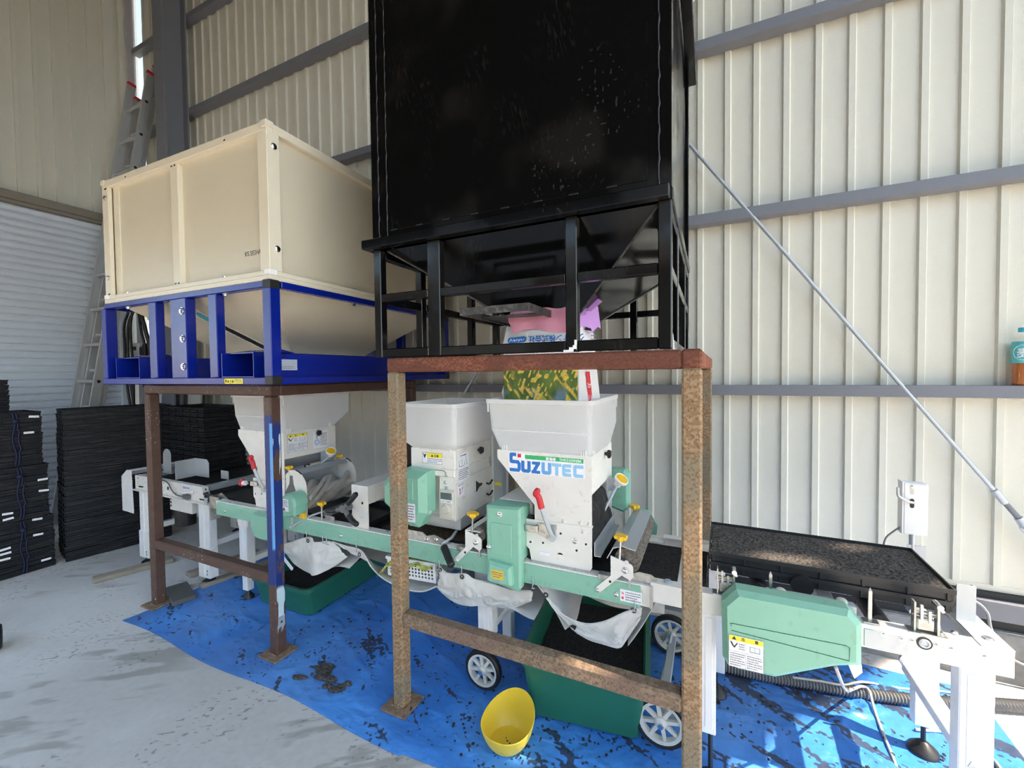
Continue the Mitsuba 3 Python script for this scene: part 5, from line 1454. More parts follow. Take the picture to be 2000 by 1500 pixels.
def stack(n, x, y, z, rz, where, group, pitch=.0357, lean=(0, 0), jit=.003, tiers=None):
    for i in range(n):
        dx, dy = RNG.uniform(-jit, jit, 2)
        tx, ty = (tiers[min(i * len(tiers) // n, len(tiers) - 1)] if tiers else (0, 0))
        k = numbered('seedling_tray')
        scene[k] = {**TRAY, 'to_world': T().translate([x + dx + tx + lean[0] * i, y + dy + ty + lean[1] * i, z + i * pitch]).rotate([0, 0, 1], rz + RNG.uniform(-.35, .35))}
        say(k, 'black seedling tray, %s, in the %s' % (nth(i, n), where), 'tray', group)


stack(30, -4.250, .935, .002, 90.0, 'roped bundles at left', 'trays in the roped bundles', tiers=[(.0, .015), (.0, -.002), (-.01, -.020)])
stack(30, -4.165, 1.615, .002, 78.5, 'stack left of the brown stand', 'trays in the tall stack', lean=(.0016, 0))
stack(13, -3.622, 1.955, .590, -1.0, 'stack on the white tray feeder', 'trays on the tray feeder', pitch=.0365)
stack(36, -4.60, .862, .002, 90.0, 'highest stack beside the shutter', 'trays in the highest stack')
# white stickers on the roped bundles, and the ropes
r7 = np.random.default_rng(11)
ST = ((1.177, 1.040), (1.151, .934), (1.203, .609), (1.205, .535), (1.039, .426), (1.042, .388), (1.169, .350), (1.170, .245), (1.023, .198), (1.024, .171), (1.019, .136), (1.203, .060))
WH = ('highest', 'second highest', 'third highest, tilted, on the middle bundle', 'lower right one on the middle bundle', 'upper left one on the middle bundle', 'lower left one on the middle bundle', 'upper right one on the lowest bundle', 'second from top at the right of the lowest bundle',
      'top of three at the left of the lowest bundle', 'middle of three at the left of the lowest bundle', 'bottom of three at the left of the lowest bundle', 'lowest at the right')
for (y, z), wh in zip(ST, WH):
    x = -4.0985 + (-.010 if z > .72 else 0)
    solo('paper_sticker', xf(B(0, .0008, 0, .048, 0, .014, 0), (x + .0035, y - .024, z - .007), 0, r7.uniform(-.1, .1)), 'mat_label_white', 'white sticker on the roped trays, ' + wh, 'sticker', 'stickers on the roped tray bundles')
for k, (z0, z1, y0) in enumerate(((.0, .357, 1.095), (.36, .714, 1.092), (.717, 1.075, 1.085))):
    x = -4.092 - (.010 if k == 2 else 0)
    pts = spline([(x, y0, z0 + .01), (x, y0 + .006, z0 + .08), (x - .0, y0 - .008, (z0 + z1) / 2), (x, y0 + .004, z1 - .08), (x, y0 - .004, z1 - .005)], 6)
    pts2 = pts + [0, .014, 0]
    pts2[len(pts2) // 2 - 4:len(pts2) // 2 + 4, 1] += .012
    solo('rope', cat(tube(pts, .005, 6), tube(pts2, .005, 6), trimesh.creation.icosphere(subdivisions=2, radius=.016).apply_translation((x + .004, y0 + .005, z1 - .06))), 'mat_rope',
         'dark blue rope tied round the %s tray bundle' % ('lowest', 'middle', 'upper')[k], 'rope', 'ropes on the tray bundles', smooth=True)

# trays on the line
solo('seedling_tray', xf(tray_mesh(), (-2.45, 1.62, .568)), 'mat_tray_new', 'black seedling tray under the leftmost soil feeder', 'tray')
solo('seedling_tray', xf(tray_mesh(), (-1.76, 1.62, .568)), 'mat_tray_new', 'black seedling tray under the spiral brush', 'tray')


def soil_sheet(x0, x1, y0, y1, z, amp, seed, nu=120, nv=60):
    def fn(u, v):
        x, y = x0 + (x1 - x0) * u, y0 + (y1 - y0) * v
        p = np.stack([x * 150, y * 150, 0 * x], -1)
        q = np.stack([x * 14, y * 14, 0 * x], -1)
        e = np.minimum(np.minimum(u, 1 - u) * 25, np.minimum(v, 1 - v) * 12).clip(0, 1)
        return np.stack([x, y, z + e * (amp * (meshkit.fbm(p, 2, seed) - .5) + amp * .7 * (meshkit.fbm(q, 2, seed + 5) - .5))], -1)
    return grid(fn, nu, nv)


t2 = thing('seedling_tray', 'black seedling tray of brown soil between the middle unit and the narrow gearbox', 'tray')
part(t2, 'shell', xf(tray_mesh(), (-1.06, 1.62, .568)), 'mat_tray_new')
part(t2, 'soil', soil_sheet(-1.354, -.766, 1.476, 1.764, .594, .005, 3), 'mat_soil_brown', kind='stuff', smooth=True, label='brown grainy soil')
t3 = thing('seedling_tray', 'black seedling tray of fine black soil right of the lettered feeder', 'tray')
part(t3, 'shell', xf(tray_mesh(), (-.305, 1.62, .568)), 'mat_tray_new')
part(t3, 'soil', soil_sheet(-.599, -.011, 1.476, 1.764, .596, .002, 8), 'mat_soil_black', kind='stuff', smooth=True, label='fine black soil')
t4 = thing('seedling_tray', 'lower empty black tray of the two on the delivery table', 'tray')
part(t4, 'shell', xf(tray_mesh(.033), (.296, 1.664, .635), math.radians(-1.2)), 'mat_tray_new')
t5 = thing('seedling_tray', 'upper black tray of dark granular soil on the delivery table, partly sunlit', 'tray')
part(t5, 'shell', xf(tray_mesh(.034), (.299, 1.664, .668), math.radians(-1.2)), 'mat_tray_new')
part(t5, 'soil', xf(soil_sheet(-.294, .294, -.144, .144, 0, .006, 12, 170, 90), (.299, 1.664, .694), math.radians(-1.2)), 'mat_soil_grain', kind='stuff', smooth=True, label='dark granular soil')


# ================================================================== tarp, bins, canvas, small things
FLAT = [(-2.842, 1.272, .085), (-1.821, 1.272, .085), (-1.09, 1.272, .085), (-.047, 1.272, .085), (-1.82, 2.264, .085), (-1.09, 2.264, .085), (-.02, 2.264, .085), (-.853, 1.455, .05), (-.152, 1.49, .05), (-.16, 2.01, .05), (-.642, 1.287, .08),
        (.001, 1.435, .05), (.596, 1.435, .05), (.65, 1.84, .06), (.02, 1.84, .06), (-2.43, 1.525, .05), (-.846, 1.525, .05), (-2.43, 1.725, .05), (-.846, 1.725, .05)] + [(-2.135 + a, 1.80 + b, .13) for a in (-.13, 0, .13) for b in (-.22, -.07, .07, .22)] + [(-.455 + a - .13 * b, 1.735 + b + .13 * a, .13) for a in (-.13, 0, .13) for b in (-.22, -.07, .07, .22)]


def tarp_pt(u, v):
    x = -2.83 + 3.76 * u
    y0 = 1.10 + .012 * np.sin(u * 23) + .02 * u * (u > .5)
    y0 = y0 - .02 * np.exp(-((u - .72) / .05) ** 2)
    y1 = 2.30 + .02 * np.sin(u * 17 + 1)
    y = y0 + (y1 - y0) * v
    x = x + .02 * np.sin(v * 9) * (1 - u) * (u < .2) + .05 * (v - .5) * (u > .8) * (u - .8) * 5 - .04 * v * (u < .1)
    p = np.stack([x * 2.6 + y, y * 7, 0 * x], -1)
    w = meshkit.fbm(p, 4, 21)
    q = meshkit.fbm(np.stack([x * 11 + y * 6, y * 19 - x * 4, 0 * x + 3], -1), 3, 22)
    ridge = (1 - np.abs(2 * meshkit.fbm(np.stack([x * 2.2 - y * 1.4, y * 6 + x * 2.6, 0 * x + 9], -1), 3, 29) - 1)) ** 6
    amt = .45 + .55 * np.clip((x + .9) / 1.2, 0, 1)
    edge = np.minimum(np.minimum(v, 1 - v) * 12, np.minimum(u, 1 - u) * 30).clip(0, 1)
    for fx, fy, fr in FLAT:
        edge = edge * np.clip((np.sqrt((x - fx) ** 2 + (y - fy) ** 2) - fr) / .06, 0, 1)
    z = .003 + edge * amt * (.013 * np.clip(w - .38, 0, 1) + .010 * np.clip(q - .45, 0, 1) + .016 * ridge * (w > .3))
    return np.stack([x, y, z], -1)


solo('tarp', grid(tarp_pt, 380, 140, .0012), 'mat_tarp', 'blue plastic tarp spread under the seeding line, streaked with soil', 'tarp', smooth=True)


def mound(cx, cy, sx, sy, h, seed, rz=0.0, n=70):
    u, v = np.meshgrid(np.linspace(-1, 1, n), np.linspace(-1, 1, n), indexing='ij')
    p = np.stack([u * 2.2 + seed, v * 2.2, 0 * u], -1)
    r = np.sqrt(u * u + v * v)
    f_ = meshkit.fbm(p, 4, seed) * 1.5 - .28 - r
    gr = meshkit.noise(np.stack([u * 28, v * 28, 0 * u], -1), seed + 3)
    z = h * np.clip(f_ + .1, -.4, .45) + .0035 * (gr - .5) * (f_ > -.1)
    keep = f_ > -.06
    P = np.stack([u * sx, v * sy, z + .006], -1).reshape(-1, 3)
    k = keep.reshape(-1)
    f = []
    for i in range(n - 1):
        for j in range(n - 1):
            a = i * n + j
            q = (a, a + n, a + n + 1, a + 1)
            if all(k[t] for t in q):
                f += [[a, a + n, a + n + 1], [a, a + n + 1, a + 1]]
    m = mesh(P, f)
    m.remove_unreferenced_vertices()
    return xf(m, (cx, cy, 0), rz)


solo('spilled_soil', cat(mound(-1.51, 1.245, .135, .075, .022, 3, .1), mound(-1.40, 1.222, .10, .05, .02, 8, .4), mound(-1.60, 1.20, .07, .03, .015, 15, .3), mound(-1.56, 1.30, .05, .02, .012, 19, -.2)), 'mat_soil_grain', 'patch of dark spilled soil on the tarp between the two stands', 'soil', smooth=True, kind='stuff')
g_ = np.random.default_rng(5)
crumb = []
for i in range(900):
    x = g_.uniform(-2.6, .85)
    y = g_.uniform(1.16, 2.2)
    if meshkit.fbm(np.array([x * 3, y * 5, 2.0]), 3, 4) < .54 - .10 * (x > -.4):
        continue
    s = g_.uniform(.0018, .0055)
    crumb.append(xf(B(-s, s, -s * .8, s * .8, -s * .3, s * .6, s * .25), (x, y, .012), g_.uniform(0, 3)))
solo('soil_crumbs', cat(*crumb), 'mat_soil_black', 'black soil crumbs scattered over the blue tarp', 'soil', kind='stuff')


def bin_box(label, at, rz, top, bot, h, material, soil_z):
    t = thing('tub', label, 'tub')
    (tx, ty), (bx_, by_) = top, bot

    def ring(x, y, z, r):
        return rr(-x / 2, x / 2, -y / 2, y / 2, z, r, 4)
    q = xf(lofted([ring(.02, .02, .006, .005), ring(bx_ - .012, by_ - .012, .006, .03), ring(tx - .036, ty - .036, h, .04), ring(tx, ty, h + .002, .045), ring(tx, ty, h - .020, .045), ring(tx - .022, ty - .022, h - .022, .04), ring(bx_, by_, .012, .035), ring(bx_ - .02, by_ - .02, .0045, .03), ring(.02, .02, .0045, .005)]), at, rz)
    part(t, 'shell', q, material, smooth=25)

    def fn(u, v):
        k = soil_z / h
        w, d = bx_ + (tx - bx_) * k - .03, by_ + (ty - by_) * k - .03
        x, y = (u - .5) * w, (v - .5) * d
        return np.stack([x, y, soil_z + .02 * (meshkit.fbm(np.stack([x * 7, y * 7, 0 * x], -1), 3, 2) - .5) + .004 * meshkit.noise(np.stack([x * 150, y * 150, 0 * x], -1), 1)], -1)
    part(t, 'soil', xf(grid(fn, 60, 70), at, rz), 'mat_soil_black', smooth=True, kind='stuff', label='black soil in the tub')
    return t


bin_box('dark green plastic tub of black soil behind the blue streaked post', (-2.130, 1.800, .006), math.radians(1.5), (.46, .64), (.40, .56), .165, 'mat_bin', .10)
bin_box('green plastic tub of black soil under the hanging canvas at the rusty stand', (-.455, 1.735, .006), math.radians(7.5), (.47, .66), (.40, .58), .232, 'mat_bin', .13)


def cloth(name, label, top, bot, seed, amp=.012, n=40, mid=0.6, thick=.002, closed=False, rows=16, grommets=()):
    """Hanging canvas between an upper and a lower edge (curves in space), bellied and creased."""
    a, b = spline(top, n), spline(bot, n)
    m_ = min(len(a), len(b))
    ia, ib = np.linspace(0, len(a) - 1, 90), np.linspace(0, len(b) - 1, 90)
    A_s = np.stack([np.interp(ia, np.arange(len(a)), a[:, k]) for k in range(3)], 1)
    B_s = np.stack([np.interp(ib, np.arange(len(b)), b[:, k]) for k in range(3)], 1)

    def fn(u, v):
        i = (u * 89)
        pa = np.stack([np.interp(i, np.arange(90), A_s[:, k]) for k in range(3)], -1)
        pb = np.stack([np.interp(i, np.arange(90), B_s[:, k]) for k in range(3)], -1)
        p = pa * (1 - v[..., None]) + pb * v[..., None]
        w = np.sin(v * PI)
        fold = meshkit.fbm(np.stack([u * 7, v * 3.0, 0 * u], -1), 3, seed) - .5
        fold2 = (1 - np.abs(2 * meshkit.noise(np.stack([u * 5 + v * 3, v * 2.5 - u * 2, 0 * u + 4], -1), seed + 2) - 1)) ** 4
        p = p + np.stack([.3 * fold * amp, -(fold * 2 + fold2 * 1.2) * amp * (.3 + .7 * w), -(.5 * w * amp) + fold * amp * .4], -1)
        return p
    t = thing('canvas_sheet', label, 'canvas')
    part(t, 'cloth', grid(fn, 90, rows, thick), 'mat_canvas', smooth=True)
    part(t, 'hem', tube(np.array(A_s[::2]), .0035, 6), 'mat_canvas', smooth=True)
    for g in grommets:
        part(t, 'grommet', lathe([(.004, 0), (.010, 0), (.009, .002), (.005, .002), (.004, 0)], g, (0, -1, 0), 14), 'mat_black_steel', smooth=True)
    return t


# right: a funnel of canvas round the opening between the rails
cR = cloth('c', 'dirty white canvas chute hanging over the green tub below the lettered feeder', [(-.580, 1.432, .508), (-.520, 1.425, .455), (-.475, 1.420, .425), (-.400, 1.415, .416), (-.330, 1.415, .440), (-.262, 1.420, .485), (-.205, 1.432, .512)],
           [(-.500, 1.44, .440), (-.460, 1.44, .385), (-.400, 1.44, .350), (-.340, 1.43, .352), (-.285, 1.43, .352), (-.262, 1.44, .375), (-.215, 1.44, .460)], 3, .010, grommets=[(-.545, 1.424, .482), (-.232, 1.424, .498)])
part(cR, 'hole', prism([(-.452, .398), (-.440, .406), (-.425, .404), (-.428, .396), (-.432, .388), (-.440, .395)], 'y', 1.408, 1.409), 'mat_cap_black', label='torn hole')
part(cR, 'cloth', cat(grid(lambda u, v: np.stack([-.575 + .10 * v + .008 * np.sin(u * 6), 1.43 + .37 * u, .515 - .16 * v + .012 * np.sin(u * 9 + 2 * v)], -1), 24, 12, .002)), 'mat_canvas', smooth=True)
part(cR, 'cloth', cat(grid(lambda u, v: np.stack([-.575 + .41 * u, 1.800 - .05 * v + .006 * np.sin(u * 12), .520 - .20 * v + .01 * np.sin(u * 8)], -1), 24, 12, .002)), 'mat_canvas', smooth=True)
part(cR, 'cloth', cat(grid(lambda u, v: np.stack([-.165 - .10 * v + .012 * np.sin(u * 7 + 2 * v), 1.435 + .37 * u, .535 - .17 * v + .01 * np.sin(u * 9)], -1), 24, 12, .002)), 'mat_canvas', smooth=True)
# middle: a hammock of canvas with a basket in it, and its folded right end
cM = cloth('c', 'long sagging canvas hammock under the middle of the conveyor holding a basket', [(-1.630, 1.425, .502), (-1.540, 1.425, .495), (-1.440, 1.420, .492), (-1.375, 1.415, .430), (-1.290, 1.412, .390), (-1.170, 1.412, .374), (-1.090, 1.414, .384), (-1.020, 1.418, .420)],
           [(-1.640, 1.50, .470), (-1.540, 1.50, .425), (-1.440, 1.52, .385), (-1.375, 1.55, .365), (-1.290, 1.60, .355), (-1.170, 1.60, .352), (-1.090, 1.60, .360), (-1.00, 1.58, .372)], 9, .010, grommets=[(-1.445, 1.412, .478)])
part(cM, 'cloth', grid(lambda u, v: np.stack([-1.64 + .66 * u, 1.50 + .10 * np.sin(u * PI) + (.30 - .10 * np.sin(u * PI)) * v, .470 - .115 * np.sin(np.clip(u * 1.15, 0, 1) * PI) ** .7 + (.04 + .115 * np.sin(np.clip(u * 1.15, 0, 1) * PI) ** .7) * v ** 2], -1), 40, 16, .002), 'mat_canvas', smooth=True)
cN = cloth('c', 'folded canvas flap with creases hooked up beside the white conveyor leg', [(-1.012, 1.420, .504), (-.975, 1.412, .486), (-.930, 1.410, .490), (-.880, 1.412, .498), (-.852, 1.425, .478), (-.800, 1.44, .470), (-.700, 1.44, .462), (-.600, 1.435, .480)],
           [(-1.02, 1.43, .400), (-.990, 1.43, .378), (-.930, 1.42, .366), (-.870, 1.42, .368), (-.835, 1.43, .372), (-.780, 1.45, .372), (-.700, 1.46, .380), (-.615, 1.46, .430)], 14, .016, grommets=[(-1.002, 1.412, .492), (-.893, 1.404, .489)])
part(cN, 'cloth', grid(lambda u, v: np.stack([-1.02 + .42 * u, 1.44 + .36 * v, .380 + .12 * v * v + .012 * np.sin(u * 11 + v * 5)], -1), 24, 12, .002), 'mat_canvas', smooth=True)
# left
cL = cloth('c', 'canvas chute with one sharp vertical crease over the dark green tub', [(-1.985, 1.425, .430), (-1.900, 1.42, .458), (-1.820, 1.415, .490), (-1.758, 1.412, .505), (-1.732, 1.405, .490), (-1.700, 1.41, .492), (-1.640, 1.42, .502), (-1.58, 1.43, .47)],
           [(-1.985, 1.44, .385), (-1.910, 1.43, .345), (-1.842, 1.425, .328), (-1.780, 1.42, .322), (-1.730, 1.400, .330), (-1.690, 1.42, .345), (-1.620, 1.43, .385), (-1.545, 1.44, .440)], 23, .008, grommets=[(-1.768, 1.402, .492)])
part(cL, 'cloth', grid(lambda u, v: np.stack([-1.98 + .44 * u, 1.44 + .36 * v, .350 + .12 * v + .06 * np.abs(u - .5) + .01 * np.sin(u * 9)], -1), 24, 12, .002), 'mat_canvas', smooth=True)
part(cL, 'batten', xf(B(-.05, .05, -.004, .004, -.008, .008, .002), (-1.935, 1.41, .352), 0, 0, .62), 'mat_label_white')
HK = ['leftmost', 'second', 'third', 'fourth', 'fifth', 'sixth', 'seventh', 'rightmost']
for hi, (x, z) in enumerate(((-1.775, .507), (-1.665, .505), (-1.640, .503), (-1.452, .502), (-1.000, .506), (-.893, .503), (-.588, .516), (-.226, .516))):
    solo('hook', tube(spline([(x - .005, 1.407, z + .030), (x, 1.399, z + .034), (x + .003, 1.3985, z + .018), (x, 1.400, z - .002), (x - .006, 1.408, z - .012), (x + .002, 1.416, z - .014)], 4), .0021, 6), 'mat_galv',
         '%s wire hook holding canvas under the mint rail' % HK[hi], 'hook', 'wire hooks along the mint rail', smooth=True)

# basket and net
bk = thing('basket', 'small white lattice basket lying in the canvas hammock', 'basket')
L0, L1, Q0, Q1, ZB0, ZB1 = -1.300, -1.040, 1.435, 1.60, .402, .488


def lattice(poly, nx, nz, frame):
    sh = poly
    x0, y0, x1, y1 = poly.bounds
    holes = []
    for i in range(nx):
        for j in range(nz):
            cx = x0 + frame + (x1 - x0 - 2 * frame) * (i + .5) / nx
            cz = y0 + frame + (y1 - y0 - 2 * frame) * (j + .5) / nz
            w, h = (x1 - x0 - 2 * frame) / nx * .62, (y1 - y0 - 2 * frame) / nz * .62
            holes.append(rect(cx - w / 2, cz - h / 2, cx + w / 2, cz + h / 2))
    return sh.difference(unary_union(holes))


tilt = -.055
for nm, m in (('lattice_side', extr(lattice(rect(L0, ZB0, L1, ZB1 - .008), 14, 4, .010), 'y', Q0, Q0 + .003)), ('lattice_side', extr(lattice(rect(L0, ZB0, L1, ZB1 - .008), 14, 4, .010), 'y', Q1 - .003, Q1)),
              ('lattice_end', extr(lattice(rect(Q0, ZB0, Q1, ZB1 - .008), 8, 4, .012), 'x', L0, L0 + .003)), ('lattice_end', extr(lattice(rect(Q0, ZB0, Q1, ZB1 - .008), 8, 4, .012), 'x', L1 - .003, L1)),
              ('floor', B(L0, L1, Q0, Q1, ZB0, ZB0 + .003)), ('rim', cat(B(L0 - .004, L1 + .004, Q0 - .004, Q0 + .004, ZB1 - .012, ZB1), B(L0 - .004, L1 + .004, Q1 - .004, Q1 + .004, ZB1 - .012, ZB1), B(L0 - .004, L0 + .004, Q0, Q1, ZB1 - .012, ZB1), B(L1 - .004, L1 + .004, Q0, Q1, ZB1 - .012, ZB1)))):
    m = m.copy()
    m.apply_translation((-L0, 0, -ZB0))
    part(bk, nm, xf(m, (L0, 0, ZB0), 0, 0, -tilt * -1), 'mat_basket')


def net_fn(u, v):
    x = -1.335 + .28 * u
    y = 1.418 + .12 * v
    w = meshkit.fbm(np.stack([u * 8, v * 6, 0 * u], -1), 3, 6)
    z = .470 + .028 * w + .012 * u - .075 * np.clip(.22 - u, 0, 1) * 4.2 * (1 - v * .4)
    return np.stack([x + .02 * (w - .5), y - .012 * (v < .1), z - .01 + .0 * w], -1)


solo('net_bag', cat(grid(net_fn, 60, 40, .001), grid(lambda u, v: net_fn(u, v) + np.stack([.008 + 0 * u, .012 + 0 * u, .010 * np.sin(u * 20 + v * 9)], -1), 60, 40, .001)), 'mat_net', 'crumpled yellow green mesh bag over the edge of the white basket', 'net', smooth=True)

# yellow scoop cut from a round tub, its mouth cut at a slant
sc_at = np.array([-.642, 1.287, .006])
n_ = 64
tt = np.arange(n_) * 2 * PI / n_
cut = .088 + .026 * np.cos(tt - 1.35) + .010 * np.cos(2 * (tt - 1.35))


def scoop_ring(fr, inner):
    z = cut * fr if not inner else .004 + (cut - .001) * fr
    r = .058 + .040 * (1 - np.exp(-z / .05)) / (1 - math.exp(-2))
    r = r - (.0022 if inner else 0)
    return np.stack([np.cos(tt) * r, np.sin(tt) * r, z], 1)


rings = [np.stack([np.cos(tt) * .004, np.sin(tt) * .004, 0 * tt], 1), np.stack([np.cos(tt) * .056, np.sin(tt) * .056, 0 * tt], 1)] + [scoop_ring(f, False) for f in np.linspace(.03, 1, 12)] + [scoop_ring(f, True) for f in np.linspace(1, .02, 12)] + [np.stack([np.cos(tt) * .004, np.sin(tt) * .004, 0 * tt + .004], 1)]
sc = thing('scoop', 'yellow plastic pot with a slanting mouth on the tarp below the rusty rail', 'scoop')
part(sc, 'pot', xf(lofted(rings), sc_at), 'mat_bowl', smooth=35)
part(sc, 'hole', cyl(sc_at + [.012, -.006, .0046], sc_at + [.012, -.006, .0050], .0028, 10), 'mat_cap_black')

# corrugated hose and cords
hp = spline([(-.36, 2.11, .026), (-.10, 2.02, .026), (.026, 1.990, .026), (.20, 1.990, .026), (.326, 2.010, .026), (.565, 2.046, .026), (.78, 2.10, .026), (1.0, 2.186, .026), (1.3, 2.27, .026), (1.7, 2.30, .026)], 60)
seg = np.r_[0, np.cumsum(np.linalg.norm(np.diff(hp, axis=0), axis=1))]
ss = np.arange(0, seg[-1], .0028)
hp = np.stack([np.interp(ss, seg, hp[:, k]) for k in range(3)], 1)
solo('corrugated_hose', tube(hp, .0195 + .0032 * np.sign(np.sin(ss / .0112 * 2 * PI)) * np.abs(np.sin(ss / .0112 * 2 * PI)) ** .5, 12), 'mat_hose', 'grey corrugated hose lying on the tarp under the delivery table', 'hose', smooth=50)
solo('power_cord', tube(spline([(.313, 1.41, .476), (.38, 1.60, .30), (.46, 1.85, .15), (.53, 2.02, .065), (.556, 2.03, .050), (.556, 1.97, .022), (.552, 1.88, .012), (.545, 1.73, .010), (.53, 1.58, .010), (.50, 1.45, .010)], 10), .005, 7), 'mat_cord', 'beige power cord hanging from the mint side cover to the tarp', 'cord', smooth=True)
solo('power_cord', tube(spline([(.30, 1.985, .054), (.40, 2.005, .055), (.47, 2.02, .052), (.53, 2.06, .054), (.58, 2.13, .02), (.70, 2.16, .012), (.85, 2.21, .010), (1.05, 2.24, .006), (1.5, 2.34, .006)], 10), .0045, 7), 'mat_cord', 'beige cord crossing the grey hose toward the wall', 'cord', smooth=True)
solo('power_cord', tube(spline([(.90, 2.36, .335), (.985, 2.372, .330), (1.03, 2.376, .290), (1.045, 2.378, .22), (1.075, 2.37, .15), (1.14, 2.37, .10), (1.4, 2.37, .04), (1.8, 2.33, .008)], 10), .006, 7), 'mat_cord_grey', 'grey cord drooping down the concrete kerb at the right', 'cord', smooth=True)
solo('power_cord', tube(spline([(.66, 1.93, .012), (.78, 1.96, .012), (.84, 1.88, .012), (.82, 1.80, .012), (.74, 1.78, .012)], 8), .005, 7), 'mat_cord', 'beige cord looped on the tarp behind the right leg', 'cord', smooth=True)

# brace rods on the wall
rods = thing('brace_rod', 'grey steel brace rod with turnbuckle slanting down across the right wall', 'brace rod')
p0, p1 = np.array([-1.10, YW - .075, 3.90]), np.array([1.78, YW - .075, -.29 + .02])
d_ = (p1 - p0) / np.linalg.norm(p1 - p0)
at_x = lambda x: p0 + d_ * ((x - p0[0]) / d_[0])
part(rods, 'rod', cyl(p0, at_x(1.055), .0085, 12), 'mat_galv', smooth=40)
part(rods, 'sleeve', cyl(at_x(1.042), at_x(1.078), .0135, 12, bev=.003), 'mat_galv', smooth=40)
part(rods, 'rod', cyl(at_x(1.07), at_x(1.125), .010, 12), 'mat_purlin', smooth=40)
part(rods, 'turnbuckle', cat(cyl(at_x(1.115), at_x(1.138), .014, 12, .018), cyl(at_x(1.135) + [.012, 0, .008], at_x(1.29) + [.012, 0, .008], .0065, 8), cyl(at_x(1.135) - [.012, 0, .008], at_x(1.29) - [.012, 0, .008], .0065, 8)), 'mat_galv', smooth=40)
part(rods, 'rod', cyl(at_x(1.16), at_x(1.56), .0085, 12), 'mat_galv', smooth=40)
rods2 = thing('brace_rod', 'thin grey brace rod rising to the right behind the black hopper', 'brace rod')
q0, q1 = np.array([-2.25, YW - .095, .02]), np.array([1.0, YW - .095, 4.72])
part(rods2, 'rod', cyl(q0, q1, .0085, 12), 'mat_galv', smooth=40)

# bottle on the girt
bo = thing('tea_bottle', 'plastic bottle of brown barley tea with teal label standing on the wall girt', 'bottle')
bp = np.array([1.133, YW - .046, 1.2225])
part(bo, 'body', lathe([(0, 0), (.029, 0), (.033, .006), (.033, .088), (.031, .092), (.0335, .100), (.0335, .160), (.030, .180), (.018, .204), (.0135, .212), (.0135, .222), (0, .222)], bp, (0, 0, 1), 32), 'mat_pet', smooth=30)
part(bo, 'tea', lathe([(0, .001), (.028, .001), (.0318, .007), (.0318, .087), (.0305, .0915), (0, .0915)], bp, (0, 0, 1), 32), 'mat_tea', smooth=30, label='brown tea')
lb = part(bo, 'wrapper', lathe([(.0332, .090), (.0342, .098), (.0342, .160), (.0310, .176), (.0308, .176)], bp, (0, 0, 1), 40), 'mat_teal', smooth=30, label='teal wrapper')
part(bo, 'cap', lathe([(0, .214), (.0158, .214), (.0158, .229), (.0145, .232), (0, .232)], bp, (0, 0, 1), 28), 'mat_cap_teal', smooth=30)


def wrap_print(shape, z0, r):
    """A flat print bent round the bottle, facing the hall."""
    m = None
    for g in getattr(shape, 'geoms', [shape]):
        e = trimesh.creation.extrude_polygon(g.segmentize(.003), .0003, engine='earcut')
        m = e if m is None else trimesh.util.concatenate([m, e])
    q = np.array(m.vertices)
    t = q[:, 0] / r - PI / 2 - .40
    rad = r + .0003 + q[:, 2]
    m.vertices = np.c_[bp[0] + np.cos(t) * rad, bp[1] + np.sin(t) * rad, z0 + q[:, 1]]
    return m


from shapely import Point
circ = Point(0, 0).buffer(.031, quad_segs=10).difference(Point(0, 0).buffer(.0285, quad_segs=10))
part(lb, 'ring_print', wrap_print(circ, bp[2] + .132, .0342), 'mat_label_white')
part(lb, 'sign_print', wrap_print(affinity.translate(glyph_shape('麦', .040), -.020, -.016), bp[2] + .132, .0342), 'mat_label_white')

# the paper sack between the black hopper and the lettered feeder
sk = thing('paper_sack', 'white paper rice sack with a photo of rice, upside down under the black hopper', 'sack')
sx0, sx1, sy0, sy1 = -.745, -.438, 1.500, 1.72


def sack_ring(z, k):
    a = (z - 1.17) / .33
    return np.array([(sx0 + .01 * k, sy0 + .003 + .002 * k, z), ((sx0 + sx1) / 2, sy0 - .006, z), (sx1 - .0, sy0 + .002, z), (sx1 + .055 - .035 * a, (sy0 + sy1) / 2, z), (sx1 - .0, sy1, z), ((sx0 + sx1) / 2, sy1 + .01, z), (sx0, sy1, z), (sx0 - .018, (sy0 + sy1) / 2, z)])


zs = [1.155, 1.22, 1.28, 1.33, 1.40, 1.46]
rg = [sack_ring(z, math.sin(z * 40)) for z in zs]
part(sk, 'body', lofted(rg), 'mat_paper')
part(sk, 'top_folds', lofted([rg[-1], np.array([(-.735, 1.51, 1.478), (-.60, 1.50, 1.470), (-.445, 1.505, 1.50), (-.405, 1.60, 1.50), (-.445, 1.72, 1.50), (-.60, 1.73, 1.48), (-.735, 1.72, 1.478), (-.752, 1.60, 1.470)])]), 'mat_paper')
fy = sy0 - .0075
ph = grid(lambda u, v: np.stack([sx0 + .004 + (sx1 - sx0 - .006) * u, fy + .0 * u - .0045 + .004 * np.abs(u - .5) * 2, 1.172 + .143 * v], -1), 12, 4, .0008)
part(sk, 'photo_print', ph, 'mat_sack_photo', label='printed picture of ripe rice ears')
